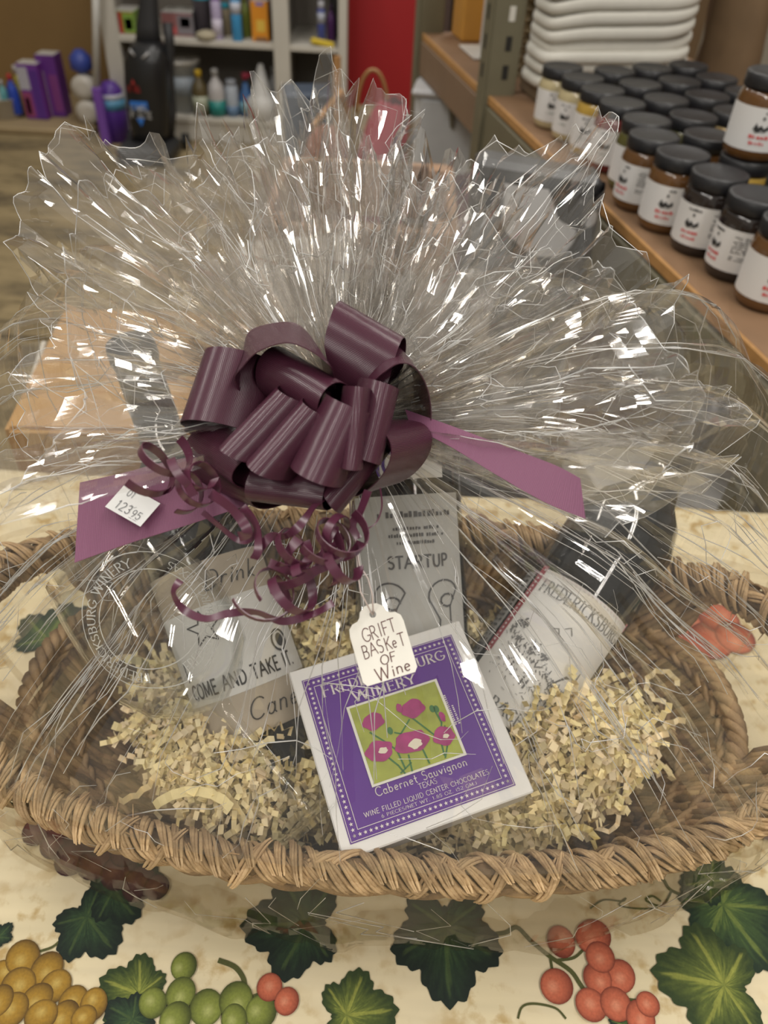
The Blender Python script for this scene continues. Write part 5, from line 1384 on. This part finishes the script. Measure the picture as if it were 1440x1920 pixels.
o = thing('orange_carton', p, 'orange carton at the far end of the rack', 'box'); MB().box(p + Vector((0, 0, .13)), (.09, .10, .258), RM, .003).build('body', pm((.55, .27, .05)), o); MB().box(p + Vector((0, 0, .26)), (.08, .09, .004), RM).build('top_flap', pm((.5, .25, .06)), o)
p = rk(s_post + .395, .15, 0)
o = thing('white_canister', p, 'white printed canister beside the wicker hamper', 'canister')
MB().lathe([(.05, .002), (.055, .01), (.055, .20), (.045, .22)], p, n=24).build('body', pm((.58, .56, .55)), o, True); MB().lathe([(.046, .22), (.046, .245), (.001, .246)], p, n=24).build('lid', pm((.5, .5, .5)), o, True)
mk_ = MB()
for k in range(5): mk_.box(p + ed * -.052 + er * -.02 + Vector((0, 0, .06 + .026 * k)), (.012, .004, .010), RM)
mk_.build('printed_marks', pm((.12, .11, .14)), o)
MB().box(p + ed * -.02 + Vector((0, 0, -.0)) + er * -.02 + Vector((0, 0, .003)), (.15, .14, .004), RM, .001).build('tray', pm((.6, .58, .54)), o)
# stack of folded white cloth behind the jars
p0 = PZ(1120, 190, SHZ + .02); s0 = (p0 - e0).dot(ed); o0 = (p0 - e0).dot(er)
M_linen = plain('white_ribbed_cloth', (.62, .60, .54), .9, nscale=40, namp=.06, bump=.3, bscale=300)
s0 = .905; OL = .225
st_ = thing('linen_stack', rk(s0, OL, 0), 'tall stack of folded white ribbed cloth behind the jars', 'cloth stack')
MB().box(rk(s0, OL, .02), (.29, .15, .038), RM, .004).build('wood_block', pm((.14, .10, .06)), st_)
for k in range(24):
    z = .050 + .0205 * k; of = random.uniform(-.006, .006); m_ = MB()
    cnt = 18; V = []; w2, d2, h2 = .158 - .008 * math.sin(k * .3), .08, .0115
    nq = 36; prf = ((.93, -1), (.985, -.72), (1, -.25), (1, .25), (.985, .72), (.93, 1))
    V = [rk(s0 + of + sgnpow(math.sin(2 * math.pi * q / nq), .45) * d2 * kq, OL + of * .6 + sgnpow(math.cos(2 * math.pi * q / nq), .45) * w2 * kq, z + hq * h2 * .93 + .012 * math.cos(2 * math.pi * q / nq) * abs(math.cos(2 * math.pi * q / nq)) - .004 * math.sin(2 * math.pi * q / nq + k)) for kq, hq in prf for q in range(nq)]
    m_.add(V, [(i * nq + q, i * nq + (q + 1) % nq, (i + 1) * nq + (q + 1) % nq, (i + 1) * nq + q) for i in range(5) for q in range(nq)] + [tuple(range(nq))[::-1], tuple(range(5 * nq, 6 * nq))]); m_.build('folded_layer', M_linen, st_, True)
# brown paper bag leaning right of the linen
p = rk(s0 - .02, .60, 0) - er * .0
p = rk(.86, .47, 0)
o = MB()
o.grid(lambda i, j: p + er * (.05 * math.cos(2 * math.pi * i) * (1 - .25 * j)) + ed * (.09 * math.sin(2 * math.pi * i) * (1 - .15 * j) + .05 * j) + Vector((0, 0, .50 * j)) + Vector((noise.noise((i * 9, j * 7, 1)), noise.noise((i * 9, j * 7, 5)), 0)) * .012, 28, 10, wrap=True)
o = o.build('paper_bag', plain('brown_paper', (.16, .10, .05), .8, nscale=16, namp=.25), None, True); tag(o, 'crumpled brown paper bag between linen stack and pegboard', 'bag')

# ---------------------------------------------------------------- jars
def jar_glass(c): return plain('jar_contents', c, .12, nscale=30, namp=.25, coat=.6)
M_lid = plain('black_jar_lid', (.012, .012, .014), .38)
M_jlab = plain('jar_label', (.70, .69, .68), .5)
M_jblk = plain('jar_black_print', (.03, .03, .03), .6)
M_jred = plain('jar_red_print', (.62, .08, .08), .6)
JC = {'brown': (.115, .052, .016), 'dark': (.02, .014, .012), 'green': (.085, .080, .018), 'red': (.13, .012, .012), 'yellow': (.42, .27, .05), 'cream': (.45, .38, .22)}
JMAT = {k: jar_glass(v) for k, v in JC.items()}
JR, JH = .0375, .098
def jar_proto(kind, full, turn, red):
    root = thing('sauce_jar', (0, 0, 0), 'x', 'jar', 'labelled jars on the rack')
    MB().lathe([(JR * .86, .0005), (JR * .97, .004), (JR, .010), (JR, .068), (JR * .93, .077), (JR * .86, .081)], n=24).build('glass', JMAT[kind], root, True)
    MB().lathe([(JR * .93, .0805), (JR * .95, .083), (JR * .95, .097), (JR * .90, .0985), (JR * .80, .0975), (.001, .0975)], n=24).build('lid', M_lid, root, True)
    lm = MB().grid(lambda i, j: Vector((math.cos(math.pi * 1.75 * (i - .5) + turn) * (JR + .0004), math.sin(math.pi * 1.75 * (i - .5) + turn) * (JR + .0004), .014 + .050 * j)), 22, 1)
    lb = lm.build('label', M_jlab, root, True)
    if full:
        jm = lambda x, y: Vector((math.cos(turn + x / JR) * (JR + .0009), math.sin(turn + x / JR) * (JR + .0009), y))
        ik = Ink(); scribble(ik, -.009, .009, .0575, .003, 6); ik.disc(0, .0525, .0016, .002); ik.poly([(-.010, .040), (-.007, .047), (-.004, .042), (-.001, .045), (.003, .041), (.008, .046), (.009, .0405), (.004, .037), (-.006, .036)])
        for y in (.056, .053, .050, .047, .044, .041, .038, .032, .029): scribble(ik, .024, .046, y, .0018, 9)
        ik.build('label_print', M_jblk, lb, jm)
        ik = Ink()
        if red: scribble(ik, -.012, .012, .029, .0045, 5); scribble(ik, -.010, .010, .022, .004, 5)
        else: scribble(ik, -.010, .010, .028, .003, 6)
        ik.build('label_accent', M_jred if red else pm((.3, .34, .3)), lb, jm)
    return root
face = math.atan2(-1, -.45)
protos = {}
JLIST = [  # base pixel, kind, level, turn, label
 (1432, 566, 'brown', 0, .10, 'brown jar nearest the camera at the right edge of the shelf'),
 (1372, 512, 'dark', 0, -.9, 'dark jar with small print label facing out, second from right edge'),
 (1318, 474, 'dark', 0, -.35, 'dark jar with tall lid between the brown jar and small print jar'),
 (1258, 434, 'brown', 0, .0, 'brown jar with red script label in the middle of the front row'),
 (1212, 400, 'brown', 0, -.7, 'brown jar half hidden behind the middle brown jar'),
 (1182, 352, 'green', 0, .15, 'green jar with a green bottom in the front row'),
 (1140, 315, 'red', 0, -.2, 'dark red jar left of the green front row jar'),
 (1108, 288, 'yellow', 0, -.2, 'yellow jar left of the dark red jar'),
 (1082, 268, 'cream', 0, -.3, 'cream jar second from the far left end of the front row'),
 (1060, 252, 'cream', 0, .1, 'cream jar at the far left end of the front row'),
]
def jar_at(pos, kind, turn, label, red, full=True):
    k = (kind, full, red)
    if k not in protos:
        protos[k] = jar_proto(kind, full, 0, red); r = protos[k]
    else: r = copy_tree(protos[k])
    r.location = pos; r.rotation_euler = (0, 0, face + turn); r['label'] = label; return r
placed = []
for (u, v, kind, lv, turn, lab) in JLIST:
    q = PZ(u, v, SHZ); q = Vector((q.x, q.y, SHZ + .0005))
    for it in range(30):
        mvd = False
        for w_ in placed:
            dd = q - w_; dd.z = 0
            if dd.length < .0765: q = q + (dd.normalized() if dd.length > 1e-4 else ed) * (.0772 - dd.length); mvd = True
        if not mvd: break
    placed.append(q); jar_at(q, kind, turn, lab, kind in ('brown', 'dark'))
names = {0: 'second', 1: 'third', 2: 'fourth', 3: 'fifth'}
cnt = 0
KINDS = ['dark', 'red', 'yellow', 'brown', 'green', 'red', 'cream', 'yellow']
ends = ['nearest', 'second nearest', 'third nearest', 'fourth nearest', 'fifth nearest', 'sixth nearest', 'seventh nearest', 'eighth nearest']
base_s = sorted([((q - e0).dot(ed), (q - e0).dot(er)) for q in placed])
for row in range(3):
    idx = 0
    for k in range(8):
        s = base_s[0][0] + .03 + row * .02 + k * .092
        o0 = np.interp(s, [b[0] for b in base_s], [b[1] for b in base_s]) + .083 * (row + 1)
        if o0 > DPT - .05: continue
        q = rk(s, float(o0), .0005)
        if any((Vector((q.x - w_.x, q.y - w_.y, 0))).length < .0762 for w_ in placed): continue
        placed.append(q); kd = KINDS[(k + row * 3) % 8]
        jar_at(q, kd, random.uniform(-.4, .4), '%s jar with black lid, %s in the %s row from the shelf edge' % (kd if kd != 'dark' else 'blackish', ends[idx], names[row]), kd in ('brown', 'dark'), row == 0)
        idx += 1
# jars standing on the lids of others
up = PZ(1402, 308, SHZ + JH + .001)
sup = min(placed, key=lambda w_: (w_.x - up.x) ** 2 + (w_.y - up.y) ** 2)
jar_at(Vector((sup.x, sup.y, SHZ + JH + .0015)), 'brown', .12, 'brown jar stacked on top of another jar at the right edge', True)
# ================================================================== THINGS BETWEEN TABLE AND RACK
M_kraft = plain('corrugated_cardboard', (.42, .25, .10), .8, nscale=10, namp=.12)
# cardboard carton left behind the table: three standing flaps
a, b_, c_ = PX(20, 805, .80), PX(128, 585, 1.02), PX(235, 610, 1.0)
cb = thing('cardboard_box', Vector((b_.x, b_.y, FLOOR)), 'open brown cardboard box standing behind the table at left', 'box')
def slab(p, q, zb, th, name, mat, par):
    d = (q - p); d.z = 0; d.normalize(); n_ = Vector((-d.y, d.x, 0)) * th
    V = [p, q, q + n_, p + n_]; V = V + [Vector((v.x, v.y, zb)) for v in V]
    return MB().add(V, [(0, 1, 2, 3), (7, 6, 5, 4), (0, 4, 5, 1), (1, 5, 6, 2), (2, 6, 7, 3), (3, 7, 4, 0)]).build(name, mat, par)
far = b_ + Vector((.40, .06, -.015)); nr = a + Vector((.40, .05, -.015))
for (p_, q_) in ((a, b_), (b_, far), (far, nr), (nr, a)): slab(p_, q_, FLOOR + .002, .006, 'side', M_kraft, cb)
m1, m2 = a.lerp(nr, .5), b_.lerp(far, .5)
for quad in ((a, m1 - Vector((.002, 0, 0)), m2 - Vector((.002, 0, 0)), b_), (m1 + Vector((.002, 0, 0)), nr, far, m2 + Vector((.002, 0, 0)))):
    MB().poly([q + Vector((0, 0, .004)) for q in quad], .004, Vector((0, 0, 1))).build('lid_flap', M_kraft, cb)
tp = MB(); pm_ = a.lerp(b_, .55); tp.box(pm_ + Vector((-.012, 0, -.03)), (.006, .10, .05), Matrix.Rotation(.2, 3, 'Z'), .002); tp.build('torn_tape', pm((.55, .52, .46), .9), cb)
# white carton inside it
p = a.lerp(far, .5)
top_z = max(a.z, b_.z) + .01
wbx = thing('white_carton', Vector((p.x + .09, p.y, top_z)), 'plain white carton on the cardboard box left of the bow', 'box')
MB().box(Vector((p.x + .12, p.y + .02, top_z + .045)), (.15, .20, .09), Matrix.Rotation(.35, 3, 'Z'), .004).build('body', pm((.60, .58, .55)), wbx)
MB().box(Vector((p.x + .12, p.y + .02, top_z + .0915)), (.144, .194, .003), Matrix.Rotation(.35, 3, 'Z')).build('lid_flap', pm((.62, .60, .57)), wbx)
# wooden crate behind the basket
M_crate = plain('pale_crate_wood', (.34, .21, .13), .75, nscale=14, namp=.25)
cc = PX(680, 470, 1.25); cr = thing('wooden_crate', Vector((cc.x, cc.y, FLOOR)), 'brown wooden crate seen through the film behind the bow', 'crate')
ctop = cc.z + .10; cw, cdp = .27, .28
for k in range(5):
    zz = ctop - .05 - k * .105
    for (dx, dy, sx_2, sy_2) in ((0, -cdp / 2, cw, .014), (0, cdp / 2, cw, .014), (-cw / 2, 0, .014, cdp), (cw / 2, 0, .014, cdp)):
        MB().box((cc.x + dx, cc.y + dy, zz), (sx_2, sy_2, .09), None, .002).build('slat', M_crate, cr)
for dx in (-1, 1):
    for dy in (-1, 1): MB().box((cc.x + dx * (cw / 2 - .02), cc.y + dy * (cdp / 2 - .02), (ctop + FLOOR) / 2), (.03, .03, ctop - FLOOR - .004), None, .002).build('corner_post', M_crate, cr)
# black and white printed bag right of the crate
cc = PX(978, 500, 1.12); bg = thing('printed_bag', Vector((cc.x, cc.y, FLOOR)), 'black and white printed bag seen through the film right of the bow', 'bag')
M_bag = None
def bag_material():
    m, nt, b, N, L = new_mat('black_white_bag'); sset(b, rough=.3)
    tc = N('ShaderNodeTexCoord'); n1 = N('ShaderNodeTexNoise'); n1.inputs['Scale'].default_value = 9; n1.inputs['Detail'].default_value = 1; L(tc.outputs['Object'], n1.inputs['Vector'])
    cr_ = N('ShaderNodeValToRGB'); cr_.color_ramp.interpolation = 'CONSTANT'; e = cr_.color_ramp.elements; e[0].color = (.02, .02, .022, 1); e[1].position = .5; e[1].color = (.42, .42, .43, 1); L(n1.outputs['Fac'], cr_.inputs[0]); L(cr_.outputs[0], b.inputs['Base Color']); return m
M_bag = bag_material()
MB().grid(lambda i, j: Vector((cc.x + .10 * sgnpow(math.cos(2 * math.pi * i), .6) * (1 - .12 * j), cc.y + .08 * sgnpow(math.sin(2 * math.pi * i), .6) * (1 - .5 * j), FLOOR + .002 + (cc.z + .12 - FLOOR) * j)) + noise.noise_vector((i * 7, j * 8, 2)) * .015, 32, 16, wrap=True).build('sack', M_bag, bg, True)
MB().box((cc.x, cc.y, cc.z + .13), (.17, .05, .03), Matrix.Rotation(.1, 3, 'Y'), .008).build('folded_top', pm((.03, .03, .032)), bg)
cc = PX(872, 410, 1.62); o = MB().grid(lambda i, j: Vector((cc.x, cc.y, FLOOR + .002)) + Vector((.07 * math.cos(2 * math.pi * i) * (1.1 - .3 * j), .06 * math.sin(2 * math.pi * i) * (1.1 - .3 * j), (cc.z - FLOOR + .07) * j)) + noise.noise_vector((i * 6, j * 7, 8)) * .012, 26, 12, wrap=True).build('plum_bag', plain('plum_cloth', (.10, .022, .05), .6, nscale=20, namp=.3), None, True); tag(o, 'dark plum cloth bag standing between crate and printed bag', 'bag')
# white plastic bin with a hand slot, red bundle, hooped basket, easel
q = PZ(850, 345, FLOOR + .25); c0 = PX(848, 250, 2.05)
bn = thing('white_bin', Vector((c0.x, c0.y, FLOOR)), 'white plastic bin with a hand slot below the far rack', 'bin')
bh = c0.z + .095 - FLOOR
MB().box((c0.x, c0.y + .10, FLOOR + bh / 2 + .001), (.19, .24, bh), Matrix.Rotation(-.1, 3, 'Z'), .02).build('body', pm((.52, .53, .54)), bn)
sl = PX(838, 240, 1.93); MB().box((c0.x - .008, c0.y - .026, sl.z + .01), (.012, .012, .07), Matrix.Rotation(-.1, 3, 'Z') @ Matrix.Rotation(-.15, 3, 'Y'), .003).build('hand_slot', pm((.16, .14, .10)), bn)
MB().box((c0.x, c0.y + .10, FLOOR + bh), (.205, .255, .02), Matrix.Rotation(-.1, 3, 'Z'), .008).build('rim', pm((.56, .56, .57)), bn)
c0 = PX(735, 225, 2.35); o = MB().grid(lambda i, j: Vector((c0.x, c0.y, FLOOR + .002)) + Vector((.13 * math.cos(2 * math.pi * i) * math.sin(math.pi * (.12 + .86 * j)) ** .5, .12 * math.sin(2 * math.pi * i) * math.sin(math.pi * (.12 + .86 * j)) ** .5, (c0.z + .05 - FLOOR) * j)) + noise.noise_vector((math.cos(2 * math.pi * i) * 2, math.sin(2 * math.pi * i) * 2, j * 5)) * .02, 26, 16, wrap=True).build('red_sack', plain('red_felt', (.33, .03, .05), .85, nscale=12, namp=.2), None, True); tag(o, 'red cloth sack on the floor before the red door', 'sack')
c0 = PX(698, 195, 2.55); hb_ = thing('hooped_basket', Vector((c0.x, c0.y, FLOOR)), 'small basket with thin hoop handle before the red door', 'basket')
hw = .052; ht = PX(694, 118, 2.55).z
MB().tube([Vector((c0.x + hw * math.cos(math.pi * i / 16), c0.y, c0.z - .03 + (ht - c0.z + .03) * math.sin(math.pi * i / 16))) for i in range(17)], .006, 6).build('hoop', pm((.34, .19, .07)), hb_, True)
MB().lathe([(.06, .002), (.085, (c0.z - FLOOR) * .6), (.075, c0.z - FLOOR - .02), (.065, c0.z - FLOOR - .02), (.05, .01)], (c0.x, c0.y, FLOOR), n=24).build('bowl', M_wick, hb_, True)
et, eb_ = PX(632, 105, 2.6), PX(622, 330, 2.3)
es = thing('wooden_easel', Vector((et.x, et.y, FLOOR)), 'wooden easel legs behind the top of the cellophane', 'easel')
foot = lambda p: Vector((p.x, p.y, FLOOR + .002))
M_easel = plain('honey_wood', (.42, .22, .08), .6, nscale=20, namp=.2)
MB().tube([foot(et + Vector((0, -.05, 0))), et], .014, 6).build('leg', M_easel, es); q = PX(640, 172, 2.58)
MB().tube([foot(PX(585, 240, 2.5)), PX(590, 232, 2.5), q], .011, 6).build('leg', M_easel, es)
MB().tube([foot(q + Vector((.12, .2, 0))), q], .011, 6).build('leg', M_easel, es)
c0 = PX(578, 200, 3.1); o = MB().box((c0.x, c0.y, (c0.z + .07 + FLOOR) / 2), (.20, .16, c0.z + .07 - FLOOR - .004), Matrix.Rotation(.2, 3, 'Z'), .012).build('blue_bin', pm((.055, .075, .11)), None); tag(o, 'dark blue bin behind the peak of the cellophane', 'bin')
c0 = PX(612, 300, 2.2); o = MB().lathe([(.05, .002), (.07, .05), (.072, c0.z - FLOOR), (.05, c0.z - FLOOR + .06), (.02, c0.z - FLOOR + .09), (.001, c0.z - FLOOR + .09)], (c0.x, c0.y, FLOOR), n=20).build('terracotta_urn', plain('terracotta', (.26, .10, .06), .8, nscale=14, namp=.15), None, True); tag(o, 'tall terracotta urn behind the cellophane peak', 'urn')
# low white box under the rack and its brown board
p = rk(-.02, .10, -.54)
o = thing('white_storage_box', p, 'white storage box on the low board of the rack', 'box')
MB().box(p + Vector((0, 0, .115)), (.30, .40, .228), RM, .006).build('body', pm((.56, .56, .57)), o); MB().box(p + Vector((0, 0, .235)), (.31, .41, .014), RM, .004).build('lid', pm((.60, .60, .60)), o)
for o in list(bpy.data.objects):
    if o.type == 'MESH' and o.parent is None and not o.get('label') and not o.get('kind'):
        print('UNTAGGED', o.name)
